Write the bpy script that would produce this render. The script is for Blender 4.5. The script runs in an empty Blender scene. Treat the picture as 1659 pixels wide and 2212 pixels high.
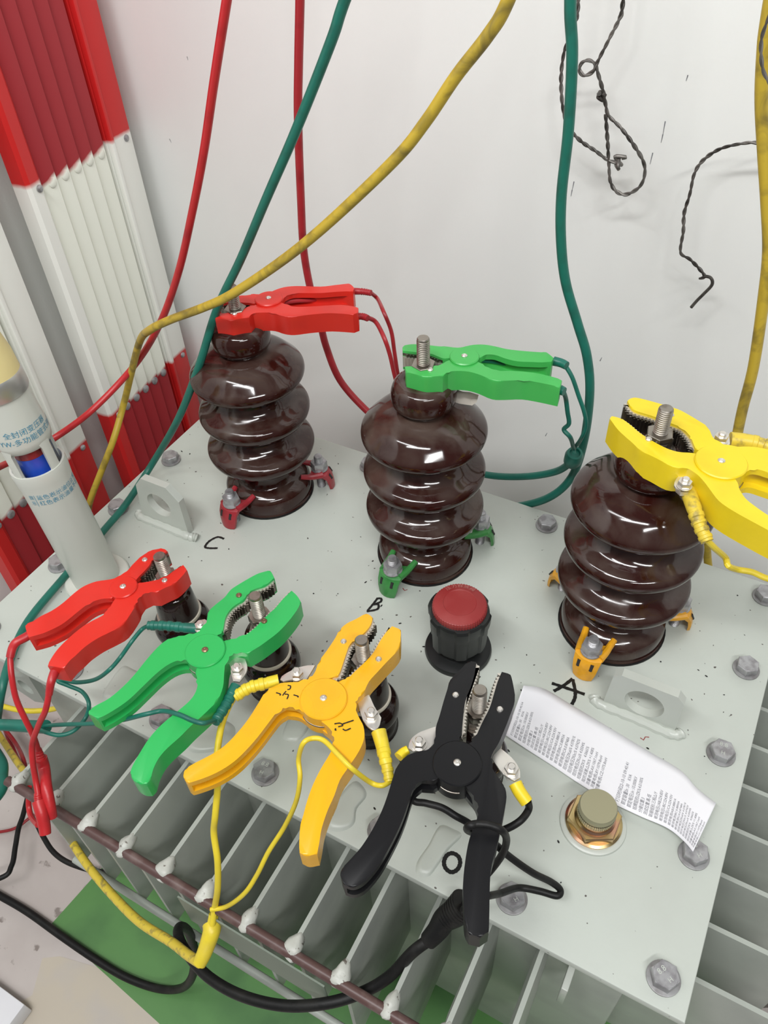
import bpy, bmesh, math, random
from mathutils import Vector, Matrix
random.seed(7)
SC = bpy.context.scene
COL = SC.collection
PI = math.pi

# ------------------------------------------------------------------ camera
CR = Matrix(((0.87886223, 0.4752076, -0.04217714),
             (0.30960979, -0.63538707, -0.70740728),
             (-0.36296412, 0.60865509, -0.70554662)))      # world -> camera (x right, y down, z forward)
FPX = 1731.288
CAM = Vector((0.686131, -0.227809, 0.7))
cam = bpy.data.cameras.new('camera'); co = bpy.data.objects.new('camera', cam); COL.objects.link(co)
cam.sensor_fit = 'VERTICAL'; cam.sensor_height = 24.0
cam.lens = FPX / 2212.0 * 24.0
cam.clip_start = 0.01; cam.clip_end = 50
RT = CR.transposed()
co.matrix_world = Matrix.Translation(CAM) @ Matrix((
    (RT[0][0], -RT[0][1], -RT[0][2]), (RT[1][0], -RT[1][1], -RT[1][2]), (RT[2][0], -RT[2][1], -RT[2][2]))).to_4x4()
SC.camera = co

# ------------------------------------------------------------------ light
SC.view_settings.view_transform = 'Standard'; SC.view_settings.look = 'None'
SC.view_settings.gamma = 1.0; SC.view_settings.use_curve_mapping = False
SC.view_settings.exposure = 0.0
w = bpy.data.worlds.new('room_light'); SC.world = w; w.use_nodes = True
w.node_tree.nodes['Background'].inputs[0].default_value = (0.93, 0.96, 1.0, 1)
w.node_tree.nodes['Background'].inputs[1].default_value = 0.16
def area(name, loc, target, sx, sy, power, col=(1, 1, 1)):
    l = bpy.data.lights.new(name, 'AREA'); l.shape = 'RECTANGLE'; l.size = sx; l.size_y = sy
    l.energy = power; l.color = col
    o = bpy.data.objects.new(name, l); COL.objects.link(o); o.location = loc
    o.rotation_euler = (Vector(target) - Vector(loc)).to_track_quat('-Z', 'Y').to_euler()
    return o
area('ceiling_tube_lamp', (1.7, -0.9, 1.9), (0.3, 0.4, 0.2), 1.2, 0.10, 20.5, (1, 1, 0.99))
area('second_tube_lamp', (0.6, -0.7, 1.8), (0.3, 0.6, 0.3), 1.2, 0.10, 20, (1, 1, 1))
area('third_tube_lamp', (-0.1, -0.5, 1.7), (0.1, 0.6, 0.3), 1.2, 0.10, 10, (1, 1, 1))

# ------------------------------------------------------------------ pixel -> world (points on real planes of the place)
def ray(px, py):
    return RT @ Vector(((px - 829.5) / FPX, (py - 1106.0) / FPX, 1.0))
def U(px, py, z=0.0):
    d = ray(px, py); return CAM + d * ((z - CAM.z) / d.z)
def UY(px, py, y):
    d = ray(px, py); return CAM + d * ((y - CAM.y) / d.y)
def cr_smooth(pts, n=6, closed=False):
    out = []; N = len(pts)
    rng = range(N) if closed else range(N - 1)
    for i in rng:
        if closed: p0, p1, p2, p3 = pts[i - 1], pts[i], pts[(i + 1) % N], pts[(i + 2) % N]
        else: p0, p1, p2, p3 = pts[max(i - 1, 0)], pts[i], pts[i + 1], pts[min(i + 2, N - 1)]
        for k in range(n):
            t = k / n; t2 = t * t; t3 = t2 * t
            out.append(0.5 * ((2 * p1) + (p2 - p0) * t + (2 * p0 - 5 * p1 + 4 * p2 - p3) * t2 + (3 * p1 - p0 - 3 * p2 + p3) * t3))
    if not closed: out.append(pts[-1].copy())
    return out
def path(spec, n=6):
    """'y.48 648,0 ... z.02 225,1150' -> smoothed world polyline"""
    pts = []; mode = 'z'; val = 0.0
    for t in spec.split():
        if t[0] in 'yz': mode = t[0]; val = float(t[1:])
        else:
            a, b = t.split(','); a = float(a); b = float(b)
            pts.append(U(a, b, val) if mode == 'z' else UY(a, b, val))
    return cr_smooth(pts, n)

# ------------------------------------------------------------------ materials
def principled(name, col, rough=0.5, metal=0.0, coat=0.0, spec=0.5):
    m = bpy.data.materials.new(name); m.use_nodes = True
    b = m.node_tree.nodes['Principled BSDF']
    b.inputs['Base Color'].default_value = (*col, 1); b.inputs['Roughness'].default_value = rough
    b.inputs['Metallic'].default_value = metal; b.inputs['Coat Weight'].default_value = coat
    b.inputs['Coat Roughness'].default_value = 0.05; b.inputs['Specular IOR Level'].default_value = spec
    return m
def vary(m, c2, scale=20, lo=0.45, hi=0.7, detail=5, bump=0.0, bscale=None, rough2=None, dist=0.0):
    """mix a second colour into the base through noise; optional bump and roughness change"""
    nt = m.node_tree; N = nt.nodes; L = nt.links; b = N['Principled BSDF']
    tc = N.new('ShaderNodeTexCoord'); no = N.new('ShaderNodeTexNoise'); ra = N.new('ShaderNodeMapRange')
    no.inputs['Scale'].default_value = scale; no.inputs['Detail'].default_value = detail; no.inputs['Distortion'].default_value = dist
    ra.inputs['From Min'].default_value = lo; ra.inputs['From Max'].default_value = hi
    L.new(tc.outputs['Object'], no.inputs['Vector']); L.new(no.outputs['Fac'], ra.inputs['Value'])
    mx = N.new('ShaderNodeMix'); mx.data_type = 'RGBA'
    src = b.inputs['Base Color']
    if src.is_linked: L.new(src.links[0].from_socket, mx.inputs[6])
    else: mx.inputs[6].default_value = src.default_value
    mx.inputs[7].default_value = (*c2, 1)
    L.new(ra.outputs[0], mx.inputs[0]); L.new(mx.outputs[2], b.inputs['Base Color'])
    if rough2 is not None:
        r = N.new('ShaderNodeMapRange'); r.inputs['To Min'].default_value = b.inputs['Roughness'].default_value
        r.inputs['To Max'].default_value = rough2; L.new(ra.outputs[0], r.inputs['Value']); L.new(r.outputs[0], b.inputs['Roughness'])
    if bump:
        n2 = N.new('ShaderNodeTexNoise'); n2.inputs['Scale'].default_value = bscale or scale * 4; n2.inputs['Detail'].default_value = 3
        L.new(tc.outputs['Object'], n2.inputs['Vector'])
        bp = N.new('ShaderNodeBump'); bp.inputs['Strength'].default_value = bump; bp.inputs['Distance'].default_value = 0.001
        L.new(n2.outputs['Fac'], bp.inputs['Height']); L.new(bp.outputs[0], b.inputs['Normal'])
    return m
M = {}
M['wall'] = vary(principled('white_wall_paint', (0.86, 0.87, 0.845), 0.6), (0.82, 0.83, 0.81), 3, 0.5, 0.8, bump=0.15, bscale=250)
M['floor'] = vary(vary(principled('dusty_concrete', (0.50, 0.445, 0.42), 0.75), (0.60, 0.55, 0.52), 6, 0.4, 0.6, bump=0.3, bscale=80), (0.26, 0.22, 0.20), 45, 0.66, 0.72)
M['sheet'] = vary(principled('cream_screed', (0.56, 0.50, 0.41), 0.7), (0.52, 0.48, 0.44), 18, 0.5, 0.75)
M['green_floor'] = vary(principled('green_floor_paint', (0.098, 0.25, 0.070), 0.45), (0.06, 0.16, 0.05), 7, 0.5, 0.7, rough2=0.6)
M['lid'] = vary(vary(principled('pale_grey_green_enamel', (0.51, 0.545, 0.495), 0.34), (0.45, 0.475, 0.43), 7, 0.5, 0.8, bump=0.12, bscale=180, rough2=0.5), (0.10, 0.09, 0.08), 160, 0.745, 0.77, detail=1)
M['lidplain'] = vary(principled('pale_grey_enamel', (0.52, 0.55, 0.50), 0.32), (0.45, 0.475, 0.43), 9, 0.5, 0.8, bump=0.1, bscale=120)
M['fin'] = vary(principled('shaded_fin_enamel', (0.40, 0.43, 0.385), 0.35), (0.32, 0.34, 0.31), 12, 0.45, 0.75, rough2=0.55)  # lid enamel with the shade below the lid put into its colour
M['weld'] = vary(principled('painted_weld', (0.50, 0.51, 0.465), 0.4), (0.16, 0.14, 0.12), 190, 0.62, 0.67, bump=0.5, bscale=220)
M['rod'] = vary(principled('brown_primer_rod', (0.10, 0.055, 0.05), 0.4), (0.16, 0.11, 0.10), 60, 0.5, 0.7)
M['ceramic'] = vary(principled('brown_glazed_porcelain', (0.026, 0.0055, 0.0038), 0.09), (0.075, 0.048, 0.036), 18, 0.50, 0.76, detail=7, rough2=0.33, dist=0.6)
M['ceramic2'] = principled('dark_glazed_porcelain', (0.014, 0.006, 0.005), 0.08)
M['ceramic_band'] = principled('unglazed_cream_band', (0.60, 0.56, 0.47), 0.6)
M['steel'] = vary(principled('stainless_stud', (0.36, 0.33, 0.29), 0.42, 1.0), (0.22, 0.19, 0.16), 90, 0.5, 0.7)
M['zinc'] = vary(principled('galvanised_zinc', (0.44, 0.44, 0.45), 0.42, 0.6), (0.29, 0.28, 0.29), 110, 0.45, 0.65, bump=0.3, bscale=300)
M['zincdark'] = vary(principled('dull_zinc_washer', (0.33, 0.33, 0.33), 0.5, 0.5), (0.22, 0.21, 0.21), 90, 0.45, 0.65)
M['bracket'] = principled('grey_green_bracket', (0.20, 0.235, 0.19), 0.4)
M['nickel'] = principled('nickel_plate', (0.78, 0.75, 0.70), 0.36, 0.9)
M['tooth'] = principled('dark_steel_teeth', (0.24, 0.22, 0.19), 0.35, 1.0)
M['plate'] = principled('pale_liner_plate', (0.66, 0.62, 0.55), 0.35, 0.7)
M['copper'] = principled('coppery_rivet', (0.33, 0.20, 0.13), 0.4, 0.9)
M['brass'] = vary(principled('yellow_zinc_plate', (0.60, 0.46, 0.22), 0.27, 1.0), (0.66, 0.38, 0.26), 35, 0.45, 0.6, detail=2)
M['brasscap'] = vary(principled('dull_brass', (0.40, 0.38, 0.25), 0.5, 0.6), (0.28, 0.26, 0.18), 40, 0.5, 0.7)
def dusty(m, col, scale=30, amount=0.75):
    """dust settled on the upward faces, broken up by noise"""
    nt = m.node_tree; N = nt.nodes; L = nt.links; b = N['Principled BSDF']
    ge = N.new('ShaderNodeNewGeometry'); sp = N.new('ShaderNodeSeparateXYZ'); L.new(ge.outputs['Normal'], sp.inputs[0])
    r1 = N.new('ShaderNodeMapRange'); r1.inputs['From Min'].default_value = 0.25; r1.inputs['From Max'].default_value = 0.85; r1.inputs['To Max'].default_value = amount; L.new(sp.outputs['Z'], r1.inputs['Value'])
    tc = N.new('ShaderNodeTexCoord'); no = N.new('ShaderNodeTexNoise'); no.inputs['Scale'].default_value = scale; no.inputs['Detail'].default_value = 8; no.inputs['Distortion'].default_value = 0.8; L.new(tc.outputs['Object'], no.inputs['Vector'])
    r2 = N.new('ShaderNodeMapRange'); r2.inputs['From Min'].default_value = 0.35; r2.inputs['From Max'].default_value = 0.68; L.new(no.outputs['Fac'], r2.inputs['Value'])
    mu = N.new('ShaderNodeMath'); mu.operation = 'MULTIPLY'; L.new(r1.outputs[0], mu.inputs[0]); L.new(r2.outputs[0], mu.inputs[1])
    mx = N.new('ShaderNodeMix'); mx.data_type = 'RGBA'; L.new(b.inputs['Base Color'].links[0].from_socket, mx.inputs[6]); mx.inputs[7].default_value = (*col, 1)
    L.new(mu.outputs[0], mx.inputs[0]); L.new(mx.outputs[2], b.inputs['Base Color'])
    return m
dusty(M['ceramic'], (0.095, 0.072, 0.060), 32, 0.55)
def plastic(n, c, r=0.3): return vary(principled(n, c, r, spec=0.5), tuple(x * 0.86 for x in c), 25, 0.5, 0.8, rough2=r + 0.12)
M['red'] = plastic('red_plastic', (0.66, 0.026, 0.016))
M['green'] = plastic('green_plastic', (0.026, 0.43, 0.098))
M['green2'] = plastic('grass_green_plastic', (0.055, 0.42, 0.085))
M['amber'] = plastic('amber_plastic', (0.83, 0.43, 0.012), 0.25)
M['yellow'] = plastic('yellow_plastic', (0.82, 0.62, 0.015), 0.3)
M['black'] = principled('black_plastic', (0.006, 0.006, 0.007), 0.36, spec=0.35)
M['redrub'] = vary(principled('red_rubber', (0.37, 0.018, 0.025), 0.42), (0.25, 0.012, 0.016), 50, 0.5, 0.75)
M['redrub2'] = vary(principled('bright_red_rubber', (0.50, 0.020, 0.024), 0.38), (0.36, 0.014, 0.02), 50, 0.5, 0.75)
M['tealrub'] = vary(principled('teal_green_rubber', (0.010, 0.145, 0.105), 0.42), (0.012, 0.095, 0.07), 45, 0.5, 0.75)
M['olive'] = vary(principled('grimy_yellow_rubber', (0.52, 0.37, 0.035), 0.45), (0.23, 0.17, 0.03), 38, 0.48, 0.7, dist=1.0)
M['yelrub'] = vary(principled('yellow_rubber', (0.76, 0.60, 0.035), 0.4), (0.58, 0.45, 0.05), 40, 0.5, 0.8)
M['yeldirty'] = vary(principled('stained_yellow_rubber', (0.70, 0.53, 0.05), 0.45), (0.35, 0.27, 0.06), 130, 0.52, 0.66)
M['blkrub'] = vary(principled('black_rubber', (0.008, 0.008, 0.008), 0.5, spec=0.3), (0.022, 0.021, 0.019), 60, 0.5, 0.8, bump=0.3, bscale=150)
M['wire'] = vary(principled('bare_twisted_wire', (0.20, 0.185, 0.17), 0.45, 0.5), (0.05, 0.045, 0.04), 40, 0.40, 0.6)
M['ink'] = principled('black_marker_ink', (0.008, 0.008, 0.008), 0.4)
M['inkgrey'] = principled('thermal_print', (0.16, 0.16, 0.18), 0.7)
M['paper'] = vary(principled('thermal_paper', (0.83, 0.83, 0.86), 0.55), (0.78, 0.78, 0.82), 12, 0.5, 0.8)
M['bluetext'] = principled('blue_print', (0.06, 0.27, 0.40), 0.5)
M['creamcap'] = principled('cream_plastic_cap', (0.78, 0.66, 0.31), 0.5)
M['tube'] = vary(principled('pale_grey_tube', (0.60, 0.62, 0.56), 0.28), (0.56, 0.58, 0.52), 6, 0.5, 0.8)
M['blueoil'] = principled('blue_float', (0.03, 0.12, 0.80), 0.25)
M['redoil'] = principled('red_float', (0.45, 0.04, 0.045), 0.25)
M['blueband'] = M['blueoil']
M['dark'] = principled('dark_inside', (0.02, 0.02, 0.02), 0.6)
M['capred'] = vary(principled('dusty_red_cap', (0.27, 0.022, 0.022), 0.45), (0.33, 0.06, 0.055), 20, 0.4, 0.7)
M['capred2'] = principled('pale_red_lettering', (0.50, 0.17, 0.15), 0.5)  # paler red than the cap, so the moulded letters stand out
M['cblk'] = vary(principled('black_nylon', (0.009, 0.010, 0.010), 0.42), (0.02, 0.022, 0.021), 30, 0.5, 0.8)
M['clawred'] = vary(principled('painted_red_clamp', (0.33, 0.025, 0.035), 0.3), (0.24, 0.02, 0.025), 60, 0.5, 0.7)
M['clawgreen'] = vary(principled('painted_green_clamp', (0.045, 0.23, 0.055), 0.3), (0.03, 0.17, 0.04), 60, 0.5, 0.7)
M['clawamber'] = vary(principled('painted_amber_clamp', (0.76, 0.36, 0.015), 0.3), (0.6, 0.28, 0.015), 60, 0.5, 0.7)
M['silver'] = principled('polished_steel_ring', (0.68, 0.68, 0.66), 0.42, 1.0)
M['tape'] = principled('yellow_tape', (0.83, 0.62, 0.02), 0.4)
g = principled('gauge_glass', (0.97, 0.99, 0.99), 0.02); g.node_tree.nodes['Principled BSDF'].inputs['Transmission Weight'].default_value = 1.0
g.node_tree.nodes['Principled BSDF'].inputs['IOR'].default_value = 1.25
M['glass'] = g
def barrier_mat(name, red, white, step):
    """painted bands: red above z=.30 and below z=-.057, the edge stepping down along each slat"""
    m = principled(name, white, 0.38); nt = m.node_tree; N = nt.nodes; L = nt.links; b = N['Principled BSDF']
    tc = N.new('ShaderNodeTexCoord'); sp = N.new('ShaderNodeSeparateXYZ'); L.new(tc.outputs['Object'], sp.inputs[0])
    def math_(op, a, bb, c=None):
        n = N.new('ShaderNodeMath'); n.operation = op
        for i, v in enumerate((a, bb)):
            if v is None: continue
            if isinstance(v, (int, float)): n.inputs[i].default_value = v
            else: L.new(v, n.inputs[i])
        return n.outputs[0]
    fr = math_('FRACT', math_('MULTIPLY', math_('ADD', sp.outputs['X'], -0.0435 + 0.245), 1 / 0.0245), 0)
    off = math_('MULTIPLY', fr, step)
    no = N.new('ShaderNodeTexNoise'); no.inputs['Scale'].default_value = 60; L.new(tc.outputs['Object'], no.inputs['Vector'])
    z = math_('ADD', math_('ADD', sp.outputs['Z'], off), math_('MULTIPLY', no.outputs['Fac'], 0.003))
    up = N.new('ShaderNodeMapRange'); up.inputs['From Min'].default_value = 0.3015; up.inputs['From Max'].default_value = 0.3075; L.new(z, up.inputs['Value'])
    lo = N.new('ShaderNodeMapRange'); lo.inputs['From Min'].default_value = -0.0485; lo.inputs['From Max'].default_value = -0.0545; L.new(z, lo.inputs['Value'])
    f = math_('MAXIMUM', up.outputs[0], lo.outputs[0])
    mx = N.new('ShaderNodeMix'); mx.data_type = 'RGBA'; mx.inputs[6].default_value = (*white, 1); mx.inputs[7].default_value = (*red, 1)
    L.new(f, mx.inputs[0]); L.new(mx.outputs[2], b.inputs['Base Color'])
    return m
M['slat'] = barrier_mat('red_white_slat_paint', (0.36, 0.022, 0.030), (0.86, 0.88, 0.78), 0.012)
M['post'] = barrier_mat('red_white_post_paint', (0.62, 0.018, 0.018), (0.90, 0.91, 0.85), 0.0)

# ------------------------------------------------------------------ object helpers
def new_obj(name, bm, mat, parent=None, smooth=True, angle=35):
    bmesh.ops.recalc_face_normals(bm, faces=bm.faces)
    me = bpy.data.meshes.new(name); bm.to_mesh(me); bm.free()
    o = bpy.data.objects.new(name, me); COL.objects.link(o)
    if mat: me.materials.append(M[mat] if isinstance(mat, str) else mat)
    if smooth:
        for p in me.polygons: p.use_smooth = True
        try: me.set_sharp_from_angle(angle=math.radians(angle))
        except Exception: pass
    if parent: adopt(o, parent)
    return o
ORG = {}
def adopt(o, parent):
    """parent o (whose mesh is in world coordinates) keeping its place"""
    o.parent = parent
    o.matrix_parent_inverse = Matrix.Translation(-ORG.get(parent.name, Vector((0, 0, 0))))
    ORG[o.name] = Vector((0, 0, 0))
def thing(name, label, cat, loc=(0, 0, 0), group=None):
    o = bpy.data.objects.new(name, None); COL.objects.link(o); o.empty_display_size = 0.02
    o.location = loc; ORG[o.name] = Vector(loc)
    tag(o, label, cat, group); return o
def tag(o, label=None, cat=None, group=None, kind=None):
    if label: o['label'] = label
    if cat: o['category'] = cat
    if group: o['group'] = group
    if kind: o['kind'] = kind
    return o
def frame(axis):
    a = Vector(axis).normalized(); u = a.orthogonal().normalized(); return u, a.cross(u), a
def lathe(bm, prof, c=(0, 0, 0), axis=(0, 0, 1), seg=48, wob=None):
    """prof: list of (r, h)"""
    c = Vector(c); u, v, a = frame(axis)
    if abs(a.z) > 0.999: u, v = Vector((1, 0, 0)), Vector((0, 1, 0))
    rings = []
    for r, h in prof:
        if r < 1e-6: rings.append([bm.verts.new(c + a * h)])
        else: rings.append([bm.verts.new(c + a * h + (u * math.cos(t) + v * math.sin(t)) * (r * (wob(k) if wob else 1))) for k, t in enumerate(2 * PI * k / seg for k in range(seg))])
    for A, B in zip(rings, rings[1:]):
        if len(A) == 1 and len(B) == 1: continue
        for k in range(seg):
            k2 = (k + 1) % seg
            if len(A) == 1: bm.faces.new((A[0], B[k], B[k2]))
            elif len(B) == 1: bm.faces.new((A[k], A[k2], B[0]))
            else: bm.faces.new((A[k], A[k2], B[k2], B[k]))
    return bm
def tube(bm, pts, r, seg=12, cap=True, radii=None, flat=1.0):
    n = len(pts); rings = []
    t0 = (pts[1] - pts[0]).normalized(); nrm = t0.orthogonal().normalized()
    for i, p in enumerate(pts):
        t = (pts[min(i + 1, n - 1)] - pts[max(i - 1, 0)]).normalized()
        nrm = (nrm - t * nrm.dot(t)).normalized(); b = t.cross(nrm)
        rr = radii[i] if radii else r
        rings.append([bm.verts.new(p + (nrm * math.cos(a) + b * math.sin(a) * flat) * rr) for a in (2 * PI * k / seg for k in range(seg))])
    for A, B in zip(rings, rings[1:]):
        for k in range(seg): bm.faces.new((A[k], A[(k + 1) % seg], B[(k + 1) % seg], B[k]))
    if cap:
        bm.faces.new(rings[0]); bm.faces.new(rings[-1][::-1])
    return bm
def prism(bm, poly, z0, z1, bev=0.0, bev_bottom=False, seg=2):
    """poly: list of Vector2-like (x, y) in world; extruded from z0 up to z1, top rim rounded"""
    area2 = sum(poly[i - 1][0] * poly[i][1] - poly[i][0] * poly[i - 1][1] for i in range(len(poly)))
    if area2 < 0: poly = poly[::-1]
    lo = [bm.verts.new((p[0], p[1], z0)) for p in poly]; hi = [bm.verts.new((p[0], p[1], z1)) for p in poly]
    n = len(poly); top = bm.faces.new(hi); bot = bm.faces.new(lo[::-1]); sides = []
    for i in range(n): sides.append(bm.faces.new((lo[i], lo[(i + 1) % n], hi[(i + 1) % n], hi[i])))
    if bev > 0:
        ed = list(top.edges) + (list(bot.edges) if bev_bottom else [])
        bmesh.ops.bevel(bm, geom=ed, offset=bev, segments=seg, profile=0.5, affect='EDGES', clamp_overlap=True)
    return bm
def box(bm, a, b, bev=0.0):
    (x0, y0, z0), (x1, y1, z1) = a, b
    v = [bm.verts.new(p) for p in ((x0, y0, z0), (x1, y0, z0), (x1, y1, z0), (x0, y1, z0), (x0, y0, z1), (x1, y0, z1), (x1, y1, z1), (x0, y1, z1))]
    fs = [bm.faces.new([v[i] for i in q]) for q in ((0, 3, 2, 1), (4, 5, 6, 7), (0, 1, 5, 4), (1, 2, 6, 5), (2, 3, 7, 6), (3, 0, 4, 7))]
    if bev:
        es = set(e for f in fs for e in f.edges)
        bmesh.ops.bevel(bm, geom=list(es), offset=bev, segments=2, profile=0.5, affect='EDGES')
    return bm
def hexpoly(c, r, rot=0.0, n=6): return [(c[0] + r * math.cos(rot + 2 * PI * k / n), c[1] + r * math.sin(rot + 2 * PI * k / n)) for k in range(n)]
def BM(): return bmesh.new()
def xf(bm, mat, verts=None): bmesh.ops.transform(bm, matrix=mat, verts=verts or bm.verts); return bm
def hex_solid(bm, c, axis, r, h0, h1, rot=0.0, cham=0.12):
    """hexagonal nut or head along an axis, with turned corners"""
    prof = [(r * 0.985, h0), (r, h0 + (h1 - h0) * 0.05), (r, h1 - (h1 - h0) * cham), (r * 0.96, h1)]
    u, v, a = frame(axis)
    if abs(a.z) > 0.999: u, v = Vector((1, 0, 0)), Vector((0, 1, 0))
    rings = [[bm.verts.new(Vector(c) + a * h + (u * math.cos(rot + k * PI / 3) + v * math.sin(rot + k * PI / 3)) * rr) for k in range(6)] for rr, h in prof]
    for A, B in zip(rings, rings[1:]):
        for k in range(6): bm.faces.new((A[k], A[(k + 1) % 6], B[(k + 1) % 6], B[k]))
    bm.faces.new(rings[0][::-1]); bm.faces.new(rings[-1]); return bm
def thread(bm, c, axis, r, h0, h1, pitch=0.00175, seg=20):
    prof = [(0, h0), (r * 0.9, h0)]; h = h0
    while h < h1 - 0.003:
        prof += [(r * 0.83, h), (r, h + pitch * 0.38), (r, h + pitch * 0.55), (r * 0.83, h + pitch * 0.95)]; h += pitch
    prof += [(r * 0.95, h + 0.0005), (r * 0.95, h1 - 0.0012), (r * 0.82, h1), (0, h1)]
    return lathe(bm, prof, c, axis, seg)
def ribbon(bm, pts, wdt, z=0.0004, closed=False):
    """flat marker stroke lying on a horizontal surface"""
    pts = [Vector((p.x, p.y, z)) for p in pts]; n = len(pts); A = []; B = []
    for i, p in enumerate(pts):
        t = (pts[(i + 1) % n] - pts[i - 1]) if closed else (pts[min(i + 1, n - 1)] - pts[max(i - 1, 0)])
        t.normalize(); nn = Vector((-t.y, t.x, 0)) * wdt * 0.5 * (1 + 0.12 * math.sin(i * 2.3))
        A.append(bm.verts.new(p + nn)); B.append(bm.verts.new(p - nn))
    for i in range(n if closed else n - 1): j = (i + 1) % n; bm.faces.new((A[i], A[j], B[j], B[i]))
    return bm
def text_bm(s, size, fn, depth=0.0):
    """text outline as mesh, each vertex (x, y in text units*size) mapped by fn to the surface"""
    cu = bpy.data.curves.new('t', 'FONT'); cu.body = s; cu.size = size; cu.resolution_u = 2
    o = bpy.data.objects.new('t', cu); COL.objects.link(o)
    dg = bpy.context.evaluated_depsgraph_get(); me = bpy.data.meshes.new_from_object(o.evaluated_get(dg))
    bm = bmesh.new(); bm.from_mesh(me)
    bpy.data.objects.remove(o); bpy.data.curves.remove(cu); bpy.data.meshes.remove(me)
    for v in bm.verts: v.co = fn(v.co.x, v.co.y)
    return bm
def join(bm, other):
    me = bpy.data.meshes.new('j'); other.to_mesh(me); other.free(); bm.from_mesh(me); bpy.data.meshes.remove(me)

#STRUCTURE
# ------------------------------------------------------------------ the setting
FLOOR = -0.45; LWX = -0.265; BWY = 0.66; TOPZ = 1.3
bm = BM(); box(bm, (LWX - 0.1, -1.0, FLOOR - 0.05), (2.0, BWY + 0.1, FLOOR)); fl = new_obj('floor', bm, 'floor'); tag(fl, kind='structure')
bm = BM(); box(bm, (LWX - 0.1, BWY, FLOOR), (2.0, BWY + 0.1, TOPZ)); tag(new_obj('wall_back', bm, 'wall'), kind='structure')
bm = BM(); box(bm, (LWX - 0.1, -1.0, FLOOR), (LWX, BWY, TOPZ)); tag(new_obj('wall_left', bm, 'wall'), kind='structure')
def floor_patch(name, pts, mat, h):
    bm = BM(); prism(bm, [(p[0], p[1]) for p in pts], FLOOR, FLOOR + h)
    return new_obj(name, bm, mat, fl, smooth=False)
a, b, c_ = U(110, 1998, FLOOR), U(345, 2212, FLOOR), U(205, 1893, FLOOR)
xd = (b - a).normalized(); yd = Vector((-xd.y, xd.x, 0))
floor_patch('painted_area', [a, a + xd * 0.80, a + xd * 0.80 + yd * 0.62, a + yd * 0.62], 'green_floor', 0.0008)
sh = [U(x, y, FLOOR) for x, y in ((92, 2070), (130, 2066), (245, 2100), (360, 2225), (300, 2330), (-60, 2330), (-20, 2200), (70, 2150))]
floor_patch('cream_sheet', sh, 'sheet', 0.0005)

bm = BM()                                        # scuffs on the wall
for st in ([(1437, 262), (1432, 290), (1428, 308)], [(1240, 392), (1236, 410), (1233, 424)], [(1486, 162), (1482, 175)], [(1410, 330), (1404, 355)], [(366, 300), (370, 308)], [(1296, 1300 - 520), (1300, 772)], [(404, 122), (406, 130)], [(1178, 942), (1182, 935)]):
    pts = [UY(x, y, BWY - 0.0004) for x, y in st]
    for a, b in zip(pts, pts[1:]):
        d = (b - a).normalized(); n_ = Vector((-d.z, 0, d.x)) * 0.0005
        bm.faces.new([bm.verts.new(p) for p in (a - n_, b - n_ * 0.4, b + n_ * 0.4, a + n_)])
sc = new_obj('scuff_marks', bm, 'inkgrey', bpy.data.objects['wall_back'], smooth=False); sc['kind'] = 'stuff'

#TRANSFORMER
# ------------------------------------------------------------------ transformer tank, lid, fins
W, D, TH = 0.7845, 0.4636, 0.008
tr = thing('transformer', 'pale grey-green oil transformer with bolted flat lid and a comb of cooling fins', 'transformer', (W / 2, D / 2, FLOOR))
bm = BM(); prism(bm, [(0, 0), (W, 0), (W, D), (0, D)], -TH, 0.0, 0.0008)
new_obj('cover_plate', bm, 'lid', tr)
bm = BM(); prism(bm, [(0.004, 0.004), (W - .004, 0.004), (W - .004, D - .004), (0.004, D - .004)], -TH - 0.0125, -TH, 0.001)
new_obj('tank_flange', bm, 'lidplain', tr)
bm = BM(); box(bm, (0.035, 0.03, FLOOR + 0.05), (W - 0.038, D - 0.03, -TH - 0.012), 0.004)
new_obj('tank_wall', bm, 'fin', tr)
bm = BM()
for yy in (0.07, D - 0.11): box(bm, (0.06, yy, FLOOR), (W - 0.06, yy + 0.04, FLOOR + 0.05))
new_obj('base_rail', bm, 'fin', tr)
FT, FB, FY = -0.05, -0.262, -0.083
def fin_bm(p0, dirv, length, th=0.0105):
    """hollow pressed cooling fin: thin slab with folded rim, standing out of the tank along dirv"""
    bm = BM(); d = Vector(dirv); s = Vector((-d.y, d.x, 0)); p0 = Vector(p0)
    def P_(a, b, z): v = p0 + d * a + s * b; return (v.x, v.y, z)
    L = length; ins = 0.020; rings = []
    for sg in (-1, 1):
        outer = [bm.verts.new(P_(a, sg * 0.0021, z)) for a, z in ((0, FB), (L, FB), (L, FT), (0, FT))]
        inner = [bm.verts.new(P_(a, sg * th / 2, z)) for a, z in ((0, FB + ins), (L - ins, FB + ins), (L - ins, FT - ins), (0, FT - ins))]
        rings.append(outer); bm.faces.new(inner)
        for k in range(4): bm.faces.new((outer[k], outer[(k + 1) % 4], inner[(k + 1) % 4], inner[k]))
    for k in range(4): bm.faces.new((rings[0][k], rings[0][(k + 1) % 4], rings[1][(k + 1) % 4], rings[1][k]))
    bmesh.ops.recalc_face_normals(bm, faces=bm.faces)
    return bm
FX = [0.148 + 0.0477 * i for i in range(12)]
for i, x in enumerate(FX):
    ln = 0.03 - FY
    new_obj('fin', fin_bm((x, 0.032, 0), (0, -1, 0), ln), 'fin', tr)
for i in range(9):
    y = 0.052 + 0.0475 * i
    new_obj('fin', fin_bm((W - 0.04, y, 0), (1, 0, 0), 0.122), 'fin', tr)
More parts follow.
